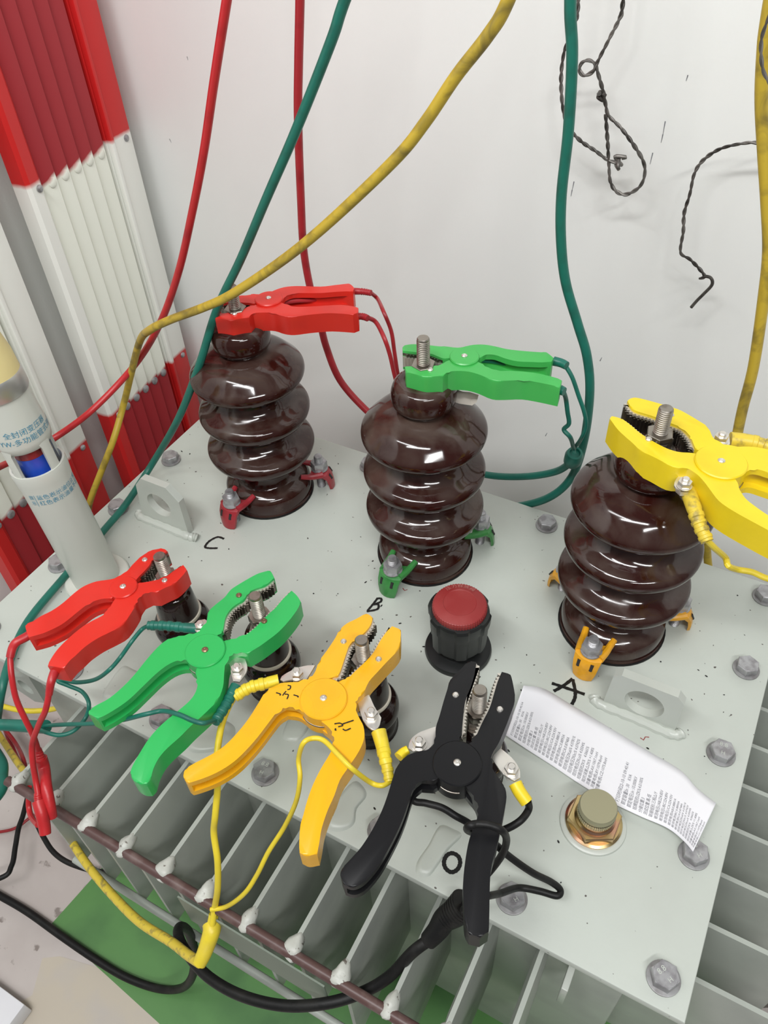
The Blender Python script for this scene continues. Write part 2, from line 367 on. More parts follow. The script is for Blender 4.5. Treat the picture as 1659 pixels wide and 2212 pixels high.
# rod along the fin tips with weld beads, lower tie rod
bm = BM(); tube(bm, [Vector((0.137, FY - 0.004, FT - 0.004)), Vector((0.69, FY - 0.004, FT - 0.004))], 0.0050, 14); new_obj('tie_rod', bm, 'rod', tr)
bm = BM(); tube(bm, [Vector((0.15, FY - 0.003, -0.240)), Vector((0.70, FY - 0.003, -0.240))], 0.0045, 12); new_obj('tie_rod', bm, 'fin', tr)
for x in FX:
    bm = BM(); bmesh.ops.create_icosphere(bm, subdivisions=3, radius=1.0)
    rnd = random.Random(int(x * 1e4))
    for v in bm.verts:
        n = v.co.normalized(); k = 1 + 0.08 * math.sin(4 * n.x + x * 90) + 0.08 * math.sin(5 * n.y + 4 * n.z + x * 40) + rnd.uniform(-.025, .025)
        v.co = Vector((n.x * 0.0075 * (1.0 - 0.45 * n.y) * k + x, n.y * 0.0125 * k + FY + 0.003, n.z * 0.0075 * k + FT - 0.004 + 0.0))
    new_obj('weld_bead', bm, 'weld', tr)
# name-plate bracket under the rod
bm = BM(); box(bm, (0.362, FY - 0.012, -0.122), (0.520, FY - 0.0105, -0.060), 0); new_obj('nameplate_bracket', bm, 'bracket', tr)
bm = BM(); c_t = UY(1224, 2122, 0.012); box(bm, (c_t.x - 0.003, 0.0, c_t.z - 0.022), (c_t.x + 0.003, 0.03, c_t.z + 0.018), 0.001); new_obj('jacking_tab', bm, 'lidplain', tr)
# lifting lugs
def lug(y, outline, hole, hr, name='lifting_lug', th=0.009):
    bm = BM(); n = 32; cx, cz = hole
    circ = [(cx + hr * math.cos(2 * PI * k / n), cz + hr * math.sin(2 * PI * k / n)) for k in range(n)]
    # outline resampled radially so that it bridges to the hole
    def hit(t):
        dx, dz = math.cos(t), math.sin(t); best = 1
        for i in range(len(outline)):
            (x1, z1), (x2, z2) = outline[i - 1], outline[i]; ex, ez = x2 - x1, z2 - z1
            den = dx * ez - dz * ex
            if abs(den) < 1e-12: continue
            s = ((x1 - cx) * ez - (z1 - cz) * ex) / den; q = ((x1 - cx) * dz - (z1 - cz) * dx) / den
            if s > 0 and -1e-6 <= q <= 1 + 1e-6: best = min(best, s)
        return (cx + dx * best, cz + dz * best)
    angs = sorted(set([round(2 * PI * k / n, 5) for k in range(n)] + [round(math.atan2(z - cz, x - cx) % (2 * PI), 5) for x, z in outline]))
    inn = [(cx + hr * math.cos(t), cz + hr * math.sin(t)) for t in angs]; out = [hit(t) for t in angs]
    V = [[bm.verts.new((p[0], yy, p[1])) for p in ring] for yy in (y, y + th) for ring in (inn, out)]
    m_ = len(angs)
    for k in range(m_):
        j = (k + 1) % m_
        bm.faces.new((V[0][k], V[0][j], V[1][j], V[1][k])); bm.faces.new((V[2][k], V[3][k], V[3][j], V[2][j]))
        bm.faces.new((V[1][k], V[1][j], V[3][j], V[3][k])); bm.faces.new((V[0][k], V[2][k], V[2][j], V[0][j]))
    return bm
new_obj('lifting_lug', lug(0.235, [(0.647, -0.001), (0.717, -0.001), (0.716, 0.048), (0.709, 0.056), (0.657, 0.056), (0.650, 0.050)], (0.6835, 0.026), 0.0185), 'lidplain', tr)
new_obj('lifting_lug', lug(0.236, [(0.058, -0.001), (0.131, -0.001), (0.131, 0.056), (0.116, 0.073), (0.078, 0.073), (0.066, 0.058)], (0.095, 0.036), 0.0175), 'lidplain', tr)
new_obj('lifting_lug', lug(0.004, [(0.040, -0.055), (0.088, -0.022), (0.088, -0.075), (0.066, -0.088), (0.040, -0.080)], (0.066, -0.058), 0.0115, th=0.008), 'fin', tr)
# weld seams round the lug feet
def blob_line(name, pts, r, mat='lidplain', flat=0.6):
    bm = BM(); P_ = cr_smooth([Vector(p) for p in pts], 7); n = len(P_)
    rad = [r * (0.75 + 0.25 * abs(math.sin(i * 1.15))) * (0.5 if i in (0, n - 1) else 1) for i in range(n)]
    tube(bm, P_, r, 10, True, rad); return new_obj(name, bm, mat, tr)
blob_line('weld_seam', [(0.638, 0.238, 0.001), (0.645, 0.233, 0.001), (0.68, 0.233, 0.001), (0.715, 0.232, 0.001), (0.724, 0.238, 0.001)], 0.006)
blob_line('weld_seam', [(0.050, 0.240, 0.001), (0.058, 0.234, 0.001), (0.095, 0.234, 0.001), (0.132, 0.233, 0.002), (0.141, 0.235, 0.002), (0.144, 0.236, 0.001)], 0.006)
# humps of painted-over weld pads along the front of the lid
def pad(pts, h, name='weld_pad'):
    ring = cr_smooth([U(x, y) for x, y in pts], 4, True); c = sum(ring, Vector()) / len(ring)
    bm = BM(); rows = []
    for f, z in ((1.06, -0.0004), (1.0, 0.0004), (0.94, 0.5 * h), (0.86, 0.85 * h), (0.74, h), (0.4, h * 1.02)):
        rows.append([bm.verts.new((c.x + (p.x - c.x) * f, c.y + (p.y - c.y) * f, z)) for p in ring])
    for A, B in zip(rows, rows[1:]):
        for k in range(len(ring)): bm.faces.new((A[k], A[(k + 1) % len(ring)], B[(k + 1) % len(ring)], B[k]))
    bm.faces.new(rows[-1]); new_obj(name, bm, 'lid', tr, angle=80)
pad([(950, 1785), (978, 1792), (996, 1806), (968, 1836), (945, 1870), (926, 1892), (902, 1888), (902, 1862), (926, 1826)], 0.0028)
pad([(762, 1690), (785, 1702), (790, 1722), (770, 1748), (764, 1780), (735, 1795), (705, 1785), (720, 1740)], 0.003)
pad([(265, 1440), (290, 1448), (330, 1470), (300, 1500), (250, 1520), (222, 1505), (240, 1470)], 0.003)
pad([(470, 1555), (505, 1570), (500, 1600), (465, 1622), (418, 1625), (400, 1608), (430, 1580)], 0.003)
pad([(640, 1530), (675, 1545), (662, 1580), (640, 1600), (610, 1590)], 0.002)
# lid bolts
BX = [0.0205 + 0.1236 * i for i in range(7)]; BY = [0.0225 + 0.105 * i for i in range(5)]
pos = [(x, BY[0]) for x in BX] + [(x, BY[4]) for x in BX] + [(BX[0], y) for y in BY[1:4]] + [(BX[6], y) for y in BY[1:4]]
for k, (x, y) in enumerate(pos):
    x += random.uniform(-.002, .002); y += random.uniform(-.0015, .0015)
    rot = random.uniform(0, PI / 3)
    bm = BM(); hex_solid(bm, (x, y, 0), (0, 0, 1), 0.0110, 0.0020, 0.0104, rot, 0.05)
    lathe(bm, [(0.0094, 0.0104), (0.0092, 0.0106), (0, 0.0106)], (x, y, 0), seg=24)
    bo = new_obj('bolt', bm, 'zinc', tr, angle=25)
    bm = BM(); lathe(bm, [(0.0105, 0.0), (0.0130, 0.0002), (0.0130, 0.0017), (0.0122, 0.0020), (0.0, 0.0020)], (x, y, 0), seg=32)
    wa = new_obj('washer', bm, 'zincdark'); adopt(wa, bo)
    if y < 0.25 and x > 0.3:                      # strength marks pressed into the nearest heads
        th0 = rot
        def f_(a_, b_, x=x, y=y, th0=th0):
            return Vector((x + math.cos(th0) * a_ - math.sin(th0) * b_, y + math.sin(th0) * a_ + math.cos(th0) * b_, 0.0108))
        t = text_bm('8.8', 0.0060, lambda a_, b_: f_(a_ - 0.0042, b_ + 0.0022)); join(t, text_bm('H', 0.0052, lambda a_, b_: f_(a_ - 0.0016, b_ - 0.0062)))
        lt = new_obj('head_marking', t, 'lidplain', smooth=False); adopt(lt, bo)
# hand-written phase letters on the lid
def stroke_obj(strokes, wdt, closed=False):
    bm = BM()
    for k, s in enumerate(strokes):
        pts = [U(x, y, 0.0004) for x, y in s]; pts = cr_smooth(pts, 6, closed)
        ribbon(bm, pts, wdt, 0.0004 + k * 0.0001, closed)
    return new_obj('marker_letter', bm, 'ink', tr, smooth=False)
stroke_obj([[(484, 1164), (470, 1160), (452, 1169), (443, 1181), (452, 1184), (470, 1184)]], 0.0029)
stroke_obj([[(815, 1293), (805, 1306), (794, 1319)], [(813, 1293), (823, 1293), (822, 1300), (807, 1306)], [(807, 1306), (817, 1306), (815, 1316), (792, 1321)]], 0.0026)
stroke_obj([[(1196, 1493), (1216, 1482), (1237, 1466)], [(1237, 1467), (1242, 1490), (1242, 1507), (1235, 1522)], [(1192, 1476), (1225, 1487), (1263, 1500)]], 0.0034)
stroke_obj([[(977, 1843), (990, 1850), (994, 1864), (988, 1878), (975, 1884), (963, 1876), (959, 1862), (965, 1848)]], 0.0036, True)
stroke_obj([[(452, 1609), (463, 1606), (468, 1592), (478, 1583), (490, 1588), (494, 1597)]], 0.004)
stroke_obj([[(719, 1744), (727, 1725), (734, 1704)]], 0.003)
bm = BM()                                       # red scribbles and a smudge of sealant
for st in ([(870, 1271), (874, 1276), (880, 1274)], [(1383, 1594), (1390, 1599), (1394, 1592), (1402, 1593)]):
    ribbon(bm, [U(x, y) for x, y in st], 0.0009, 0.0004)
new_obj('red_scribble', bm, 'capred', tr, smooth=False)
bm = BM(); ribbon(bm, cr_smooth([U(x, y) for x, y in ((1325, 1408), (1333, 1413), (1337, 1420))], 4), 0.003, 0.0005); new_obj('sealant_smudge', bm, 'ink', tr, smooth=False)
bm = BM()                                       # specks of grime
for k in range(90):
    x, y = random.uniform(0.02, W - 0.02), random.uniform(0.02, D - 0.02); r = random.choice((0.0004, 0.0006, 0.0009)); t = random.uniform(0, 3)
    e = random.uniform(1, 2.4)
    bm.faces.new([bm.verts.new((x + r * e * math.cos(q) * math.cos(t) - r * math.sin(q) * math.sin(t), y + r * e * math.cos(q) * math.sin(t) + r * math.sin(q) * math.cos(t), 0.0003)) for q in (0, 1.05, 2.1, 3.14, 4.2, 5.2)])
sp = new_obj('grime_specks', bm, 'ink', tr, smooth=False); sp['kind'] = 'stuff'

#BARRIER
# ------------------------------------------------------------------ folded red and white barriers on the left wall
def barrier(s_off, label, zoff=0.0):
    ang = math.radians(4); Dv = Vector((math.sin(ang), -math.cos(ang), 0)); Nv = Vector((math.cos(ang), math.sin(ang), 0))
    base = Vector((-0.196, 0.612, 0)) + Dv * s_off
    root = thing('folding_barrier', label, 'barrier', (0, 0, 0), None)
    Mx = Matrix(((Dv.x, Nv.x, 0, base.x), (Dv.y, Nv.y, 0, base.y), (0, 0, 1, 0), (0, 0, 0, 1)))
    root.matrix_world = Mx
    def add(name, bm, mat):
        o = new_obj(name, bm, mat, None, smooth=True, angle=30); o.parent = root; return o
    z0, z1 = FLOOR, 0.95
    # rear post: flat strip with a raised near rim
    bm = BM(); box(bm, (-0.012, -0.040, z0), (0.033, 0.0, z1), 0.0015); box(bm, (0.030, -0.002, z0), (0.036, 0.006, z1), 0.001)
    box(bm, (0.030, -0.040, z0), (0.0375, -0.003, z1), 0.0008)
    add('end_post', bm, 'post')
    for i in range(5):                                  # overlapping slats, each a little prouder at its far edge
        a = 0.0435 + 0.0245 * i
        bm = BM(); v = [bm.verts.new(p) for z in (z0, z1) for p in ((a, -0.040, z), (a + 0.0245, -0.040, z), (a + 0.0245, -0.0085, z), (a + 0.016, -0.0045, z), (a + 0.0015, -0.0015, z), (a, -0.0085, z))]
        bm.faces.new(v[:6][::-1]); bm.faces.new(v[6:])
        for k in range(6): bm.faces.new((v[k], v[(k + 1) % 6], v[6 + (k + 1) % 6], v[6 + k]))
        add('slat', bm, 'slat')
    bm = BM(); v = []
    pr = ((0.166, -0.026), (0.193, -0.026), (0.193, -0.004), (0.188, 0.0), (0.172, -0.001), (0.166, -0.006))
    v = [bm.verts.new((p[0], p[1], z)) for z in (z0, z1) for p in pr]
    bm.faces.new(v[:6][::-1]); bm.faces.new(v[6:])
    for k in range(6): bm.faces.new((v[k], v[(k + 1) % 6], v[6 + (k + 1) % 6], v[6 + k]))
    add('channel_post', bm, 'post')
    for row in (0.297, -0.060):
        for i in range(5):
            bm = BM(); s_ = 0.0520 + 0.0245 * i
            lathe(bm, [(0.0066, -0.003), (0.0066, 0.0008), (0.0052, 0.0018), (0.0030, 0.0022), (0, 0.0026)], (s_, -0.0030, row - 0.004), (0, 1, 0), 16); add('rivet', bm, 'slat' if row > 0 else 'zinc')
        for s_ in (0.0, 0.176):
            bm = BM(); lathe(bm, [(0.0048, 0.0), (0.0046, 0.0014), (0.0026, 0.0030), (0, 0.0034)], (s_, 0.0, row - 0.001), (0, 1, 0), 16); add('rivet', bm, 'zinc')
    return root
barrier(0.0, 'folded red and white barrier against the left wall, nearer the porcelain bushings')
barrier(0.262, 'folded red and white barrier at the left edge, half hidden behind the oil gauge tube')

#BUSHINGS
# ------------------------------------------------------------------ high-voltage bushings
def claw(root, c, ang, mat, rs=0.066):
    """cast clamp: saddle round the stud, curved leg to the lid, two prongs to the flange"""
    u = Vector((math.cos(ang), math.sin(ang), 0)); v = Vector((-u.y, u.x, 0)); p = Vector((c[0], c[1], 0)) + u * rs
    def Pt(a, b, z): return p + u * a + v * b + Vector((0, 0, z))
    bm = BM()
    rows = [(-0.010, 0.0290, 0.012), (-0.003, 0.0295, 0.014), (0.006, 0.0290, 0.014), (0.0115, 0.0265, 0.0138), (0.0155, 0.019, 0.0130), (0.0170, 0.010, 0.0120), (0.0175, 0.001, 0.0098)]
    G = []
    for (a, z, hw) in rows:
        for off in (0, 1):
            G.append([bm.verts.new(Pt(a - (0.003 * off if a > 0.009 else 0) - 0.35 * abs(q) ** 2 * hw, q * hw, z - (0.0035 * off if a < 0.0125 else 0.0005 * off))) for q in (-1, -0.6, -0.2, 0.2, 0.6, 1)])
    top = G[0::2]; bot = G[1::2]
    for gsets in (top, bot):
        for A, B in zip(gsets, gsets[1:]):
            for k in range(5):
                bm.faces.new((A[k], A[k + 1], B[k + 1], B[k]))
    for A, B in ((top[0], bot[0]), (top[-1], bot[-1])):
        for k in range(5): bm.faces.new((A[k], A[k + 1], B[k + 1], B[k]))
    for i in range(len(top) - 1):
        for k in (0, 5): bm.faces.new((top[i][k], top[i + 1][k], bot[i + 1][k], bot[i][k]))
    for s in (-1, 1):                                            # prongs
        q0 = [(0.004, 0.0105, 0.0270), (-0.006, 0.0125, 0.0270), (-0.014, 0.0135, 0.0275), (-0.0235, 0.0150, 0.0300)]
        pts = cr_smooth([Pt(a, s * b, z) for a, b, z in q0], 4)
        tube(bm, pts, 0.0035, 10, True, [0.0046 - 0.0014 * (i / (len(pts) - 1)) for i in range(len(pts))], flat=1.0)
    o = new_obj('clamp', bm, mat, root)
    for s in (-1, 1):                                            # slots cast in the leg
        bm = BM(); pts = [Pt(0.0114, s * 0.0068, 0.0238), Pt(0.0143, s * 0.0066, 0.0170)]
        tube(bm, pts, 0.0018, 8, True); sl = new_obj('slot', bm, 'dark'); adopt(sl, o)
    bm = BM(); thread(bm, p, (0, 0, 1), 0.0055, 0.0, 0.0500, 0.0014, 16); st = new_obj('stud', bm, 'zinc'); adopt(st, root)
    bm = BM(); lathe(bm, [(0.0, 0.0295), (0.0108, 0.0295), (0.0108, 0.0312), (0, 0.0312)], p, seg=24); hex_solid(bm, p, (0, 0, 1), 0.0104, 0.0312, 0.0410, ang); nu = new_obj('nut', bm, 'zinc', angle=25); adopt(nu, root)
def hv_bushing(x, y, mat, label, angs, hs=1.0, stud_top=0.288):
    c = Vector((x, y, 0)); root = thing('high_voltage_bushing', label, 'bushing', c, 'high voltage bushings along the back of the lid')
    P_ = [(0, 0.001), (0.0500, 0.001), (0.0530, 0.004), (0.0535, 0.012), (0.0520, 0.022), (0.0440, 0.029), (0.0370, 0.033), (0.0340, 0.042), (0.0345, 0.055), (0.0365, 0.061),
          (0.0395, 0.0615), (0.0490, 0.0640), (0.0585, 0.0675), (0.0628, 0.0715), (0.0648, 0.0775), (0.0642, 0.0820), (0.0615, 0.0857), (0.0555, 0.0893), (0.0485, 0.0935), (0.0425, 0.1000), (0.0400, 0.1075), 
          (0.0395, 0.1145), (0.0490, 0.1170), (0.0585, 0.1205), (0.0628, 0.1245), (0.0648, 0.1305), (0.0642, 0.1350), (0.0615, 0.1387), (0.0555, 0.1423), (0.0485, 0.1465), (0.0425, 0.1530), (0.0400, 0.1605), 
          (0.0400, 0.1690), (0.0500, 0.1720), (0.0595, 0.1750), (0.0632, 0.1780), (0.0646, 0.1825), (0.0636, 0.1875), (0.0585, 0.1935), (0.0495, 0.2025), (0.0400, 0.2075), (0.0300, 0.2110), (0.0250, 0.2125),
          (0.0245, 0.2145), (0.0280, 0.2160), (0.0315, 0.2200), (0.0325, 0.2260), (0.0320, 0.2330), (0.0290, 0.2400), (0.0235, 0.2435), (0.0175, 0.2440), (0.0165, 0.2425), (0, 0.2425)]
    pts = [Vector((r, 0, h)) for r, h in P_]; sm = cr_smooth(pts, 3)
    bm = BM(); lathe(bm, [(max(p.x, 0), p.z * hs) for p in sm], c, seg=72); o = new_obj('porcelain_body', bm, 'ceramic', angle=60); adopt(o, root)
    bm = BM(); lathe(bm, [(0.0, 0.0003), (0.056, 0.0003), (0.056, 0.0020), (0, 0.0020)], c, seg=48); o = new_obj('gasket', bm, 'blkrub'); adopt(o, root)
    t = 0.2425 * hs
    bm = BM(); lathe(bm, [(0, t), (0.0160, t), (0.0160, t + 0.002), (0.0125, t + 0.0022), (0.0125, t + 0.005), (0, t + 0.005)], c, seg=32); o = new_obj('washer', bm, 'steel'); adopt(o, root)
    bm = BM(); hex_solid(bm, c, (0, 0, 1), 0.0122, t + 0.005, t + 0.0145, 0.3); hex_solid(bm, c, (0, 0, 1), 0.0118, t + 0.0155, t + 0.0205, 0.75)
    o = new_obj('nut', bm, 'steel', angle=25); adopt(o, root)
    bm = BM(); thread(bm, c, (0, 0, 1), 0.0063, t, stud_top, 0.0020); o = new_obj('threaded_stud', bm, 'steel'); adopt(o, root)
    for a in angs: claw(root, (x, y), math.radians(a), mat)
    return root
hv_bushing(0.1745, 0.349, 'clawred', 'ribbed brown porcelain bushing held by dark red clamps, under the red clip', (264, 32, 150))
hv_bushing(0.4000, 0.341, 'clawgreen', 'ribbed brown porcelain bushing held by green clamps, under the light green clip', (264, 38, 150), stud_top=0.291)
hv_bushing(0.6250, 0.335, 'clawamber', 'ribbed brown porcelain bushing held by amber clamps, under the bright yellow clip', (266, 26, 160), stud_top=0.288)

# ------------------------------------------------------------------ low-voltage bushings
def lv_bushing(x, y, label, top=0.140):
    c = Vector((x, y, 0)); root = thing('low_voltage_bushing', label, 'bushing', c, 'low voltage bushings along the front of the lid')
    prof = [(0, 0.001), (0.0255, 0.001), (0.0262, 0.004), (0.0262, 0.012), (0.0240, 0.017), (0.0235, 0.021), (0.0262, 0.024), (0.0288, 0.029), (0.0295, 0.034), (0.0288, 0.040), (0.0262, 0.046), (0.0225, 0.049), (0.0216, 0.052)]
    sm = [(max(p.x, 0), p.z) for p in cr_smooth([Vector((r, 0, h)) for r, h in prof], 3)]
    bm = BM(); lathe(bm, sm + [(0, 0.052)], c, seg=48); adopt(new_obj('porcelain_base', bm, 'ceramic2', angle=60), root)
    bm = BM(); lathe(bm, [(0, 0.0515), (0.0222, 0.0515), (0.0228, 0.0535), (0.0222, 0.0555), (0, 0.0555)], c, seg=48); adopt(new_obj('unglazed_band', bm, 'ceramic_band'), root)
    prof = [(0, 0.0550), (0.0208, 0.0550), (0.0206, 0.064), (0.0196, 0.076), (0.0188, 0.083), (0.0165, 0.088), (0.0120, 0.089), (0, 0.089)]
    bm = BM(); lathe(bm, prof, c, seg=48); adopt(new_obj('porcelain_cap', bm, 'ceramic2', angle=60), root)
    bm = BM(); lathe(bm, [(0, 0.0888), (0.0125, 0.0888), (0.0125, 0.0910), (0, 0.0910)], c, seg=32); hex_solid(bm, c, (0, 0, 1), 0.0108, 0.091, 0.0995, 0.2)
    hex_solid(bm, c, (0, 0, 1), 0.0112, 0.1025, 0.1115, 0.55); lathe(bm, [(0, 0.1112), (0.0098, 0.1112), (0.0096, 0.1122), (0, 0.1122)], c, seg=24)
    adopt(new_obj('nut', bm, 'steel', angle=25), root)
    bm = BM(); thread(bm, c, (0, 0, 1), 0.0062, 0.089, top, 0.0024, 24); adopt(new_obj('threaded_stud', bm, 'steel'), root)
    return root
lv_bushing(0.2325, 0.1095, 'small dark porcelain bushing gripped by the red clip beside the gauge tube')
lv_bushing(0.3435, 0.1100, 'small dark porcelain bushing gripped by the dark green clip')
lv_bushing(0.4540, 0.1110, 'small dark porcelain bushing gripped by the amber clip')
lv_bushing(0.5640, 0.1110, 'small dark porcelain bushing gripped by the black clip')

# ------------------------------------------------------------------ oil level gauge tube
gb = Vector((0.078, 0.133, 0)); gt = UY(-2, 842, 0.133); ga = (gt - gb).normalized(); GL = (gt - gb).length / gt.z
root = thing('oil_level_gauge', 'pale grey tube gauge with blue lettering, blue float window and cream cap', 'gauge', gb)
def zz(z): return z * GL
bm = BM(); lathe(bm, [(0, 0), (0.037, 0), (0.037, 0.0035), (0.0355, 0.005), (0.0275, 0.005), (0, 0.005)], gb, (0, 0, 1), 48); adopt(new_obj('flange', bm, 'tube'), root)
bm = BM(); prof = [(0.0262, zz(0.002)), (0.0262, zz(0.045)), (0.0268, zz(0.047)), (0.0266, zz(0.150)), (0.0278, zz(0.162)), (0.0284, zz(0.172)), (0.0278, zz(0.176)), (0.0255, zz(0.176)), (0.0235, zz(0.168)), (0.0235, zz(0.01))]
lathe(bm, prof, gb, ga, 64); adopt(new_obj('lower_body', bm, 'tube', angle=50), root)
bm = BM(); prof = [(0.0235, zz(0.258)), (0.0235, zz(0.208)), (0.0245, zz(0.203)), (0.0262, zz(0.204)), (0.0276, zz(0.212)), (0.0272, zz(0.225)), (0.0255, zz(0.262)), (0, zz(0.262))]
lathe(bm, prof, gb, ga, 64); adopt(new_obj('upper_body', bm, 'tube', angle=50), root)
gu, gv, gaa = frame(ga)
toc = (CAM - gb); toc.z = 0; toc.normalize(); E1 = (toc - ga * toc.dot(ga)).normalized(); E2 = ga.cross(E1)
def gpt(th, r, h): return gb + ga * h + (E1 * math.cos(th) + E2 * math.sin(th)) * r
for th in (0.62, 0.62 + PI / 2, 0.62 + PI, 0.62 - PI / 2):           # window posts
    bm = BM(); G = []
    for h in (zz(0.165), zz(0.176), zz(0.203), zz(0.214)):
        w_ = 0.20 if zz(0.17) < h < zz(0.21) else 0.34
        G.append([bm.verts.new(gpt(th + q * w_, rr, h)) for q, rr in ((-1, 0.0235), (-1, 0.0268), (-0.5, 0.0270), (0, 0.0270), (0.5, 0.0270), (1, 0.0268), (1, 0.0235), (0, 0.0235))])
    for A, B in zip(G, G[1:]):
        for k in range(8): bm.faces.new((A[k], A[(k + 1) % 8], B[(k + 1) % 8], B[k]))
    bm.faces.new(G[0]); bm.faces.new(G[-1]); adopt(new_obj('window_post', bm, 'tube'), root)
bm = BM(); lathe(bm, [(0, zz(0.15)), (0.0165, zz(0.15)), (0.0165, zz(0.1900)), (0, zz(0.1900))], gb, ga, 40); adopt(new_obj('blue_float', bm, 'blueoil'), root)
bm = BM(); lathe(bm, [(0, zz(0.1902)), (0.0165, zz(0.1902)), (0.0165, zz(0.222)), (0, zz(0.222))], gb, ga, 40); adopt(new_obj('red_float', bm, 'redoil'), root)
bm = BM(); lathe(bm, [(0.0200, zz(0.14)), (0.0200, zz(0.23)), (0.0194, zz(0.23)), (0.0194, zz(0.14)), (0.0200, zz(0.14))], gb, ga, 40); adopt(new_obj('sight_glass', bm, 'glass'), root)
bm = BM(); lathe(bm, [(0, zz(0.262)), (0.0272, zz(0.262)), (0.0280, zz(0.264)), (0.0280, zz(0.279)), (0.0270, zz(0.282)), (0, zz(0.282))], gb, ga, 48); adopt(new_obj('steel_ring', bm, 'silver'), root)
bm = BM(); lathe(bm, [(0, zz(0.282)), (0.0268, zz(0.282)), (0.0264, zz(0.300)), (0.0205, zz(0.338)), (0.0190, zz(0.352)), (0.0150, zz(0.358)), (0, zz(0.360))], gb, ga, 48); adopt(new_obj('cap', bm, 'creamcap', angle=50), root)
def gauge_text(s, size, th0, h, r, mat='bluetext'):
    bm = text_bm(s, size, lambda a_, b_: gpt(th0 + a_ / r, r + 0.00015, h + b_)); adopt(new_obj('lettering', bm, mat, smooth=False), root)
gauge_text('全封闭变压器', 0.0078, -0.62, zz(0.2255), 0.0273)
gauge_text('YW-多功能管式油位计', 0.0078, -0.90, zz(0.2165), 0.0277)
gauge_text('蓝色表示油位正常', 0.0066, -0.62, zz(0.1480), 0.0268)
gauge_text('红色表示油量不足', 0.0066, -0.60, zz(0.1405), 0.0268)
gauge_text('提', 0.0060, -0.95, zz(0.1480), 0.0268); gauge_text('示', 0.0060, -0.95, zz(0.1405), 0.0268)
bm = BM(); 
for th in (-0.70,):
    G = [bm.verts.new(gpt(th + a_, 0.02695, h)) for a_, h in ((0, zz(0.139)), (0.02, zz(0.139)), (0.02, zz(0.155)), (0, zz(0.155)))]; bm.faces.new(G)
adopt(new_obj('printed_line', bm, 'bluetext', smooth=False), root)

# ------------------------------------------------------------------ relief valve with red cap
vc = Vector((0.4935, 0.2300, 0)); root = thing('relief_valve', 'black relief valve with a dusty dark red knurled cap', 'valve', vc)
bm = BM(); lathe(bm, [(0, 0), (0.0345, 0), (0.0350, 0.003), (0.0340, 0.0065), (0.0300, 0.0075), (0.0215, 0.0085), (0.0215, 0.0120), (0.0225, 0.0125), (0.0225, 0.015), (0.0195, 0.016), (0, 0.016)], vc, seg=64); adopt(new_obj('base_flange', bm, 'cblk'), root)
bm = BM()
def hexr(t): return 1.0
def lobed(prof, lob, seg=72):
    rings = []
    for r, h in prof:
        rings.append([bm.verts.new(vc + Vector((math.cos(t) * r * (1 + lob * (1 if math.cos(6 * t) > 0 else -0.4) * 0.05), math.sin(t) * r * (1 + lob * (1 if math.cos(6 * t) > 0 else -0.4) * 0.05), h))) for t in (2 * PI * k / seg for k in range(seg))])
    for A, B in zip(rings, rings[1:]):
        for k in range(seg): bm.faces.new((A[k], A[(k + 1) % seg], B[(k + 1) % seg], B[k]))
    bm.faces.new(rings[0]); bm.faces.new(rings[-1])
lobed([(0.0255, 0.019), (0.0275, 0.021), (0.0285, 0.050), (0.0300, 0.054), (0.0305, 0.066), (0.0290, 0.069), (0.0270, 0.0695)], 1.0)
adopt(new_obj('body', bm, 'cblk', angle=25), root)
bm = BM(); kn = lambda k: 1.0 if k % 2 else 0.972
lathe(bm, [(0, 0.066), (0.0272, 0.066), (0.0274, 0.0735)], vc, seg=120, wob=kn); lathe(bm, [(0.0274, 0.0735), (0.0266, 0.0760), (0.0255, 0.0765)], vc, seg=120, wob=kn)
lathe(bm, [(0.0262, 0.0700), (0.0255, 0.0765), (0.0190, 0.0785), (0.0165, 0.0790), (0.0160, 0.0785), (0, 0.0787)], vc, seg=120)
cap = new_obj('knurled_cap', bm, 'capred', angle=40); adopt(cap, root)
def ring_text(s, size, r, th0, dz, step):
    bm = BM()
    for i, ch in enumerate(s):
        th = th0 - i * step
        join(bm, text_bm(ch, size, lambda a_, b_: vc + Vector(((r + b_) * math.cos(th) + (a_ - size * .4) * math.sin(th), (r + b_) * math.sin(th) - (a_ - size * .4) * math.cos(th), dz - b_ * 0.3))))
    return bm
rt = new_obj('moulded_lettering', ring_text('压力释放阀', 0.0055, 0.0190, 2.6, 0.0796, 0.30), 'capred2', smooth=False); adopt(rt, cap)
rt = new_obj('moulded_lettering', text_bm('5', 0.012, lambda a_, b_: vc + Vector((0.016 + a_, -0.030 + b_, 0.0083))), 'cblk', smooth=False); adopt(rt, root)

# ------------------------------------------------------------------ brass filler plug
pc = Vector((0.6765, 0.1150, 0)); root = thing('filler_plug', 'iridescent brass hexagonal filler plug with dull round cap, beside the printed slip', 'plug', pc)
bm = BM(); lathe(bm, [(0, 0), (0.0290, 0), (0.0285, 0.0022), (0.0262, 0.0034), (0.0250, 0.0034), (0, 0.0034)], pc, seg=48); adopt(new_obj('weld_ring', bm, 'lidplain'), root)
bm = BM(); lathe(bm, [(0, 0.0034), (0.0243, 0.0034), (0.0246, 0.0055), (0.0225, 0.0068), (0, 0.0068)], pc, seg=48); hex_solid(bm, pc, (0, 0, 1), 0.0236, 0.0066, 0.0138, 0.5, 0.12)
lathe(bm, [(0.0178, 0.0136), (0.0174, 0.0150), (0.0160, 0.0165), (0, 0.0165)], pc, seg=40); adopt(new_obj('hex_nut', bm, 'brass', angle=25), root)
bm = BM(); lathe(bm, [(0, 0.0165), (0.0145, 0.0165), (0.0145, 0.0195), (0.0158, 0.0205), (0.0160, 0.0210)], pc, seg=40)
kn2 = lambda k: 1.0 if k % 2 else 0.975
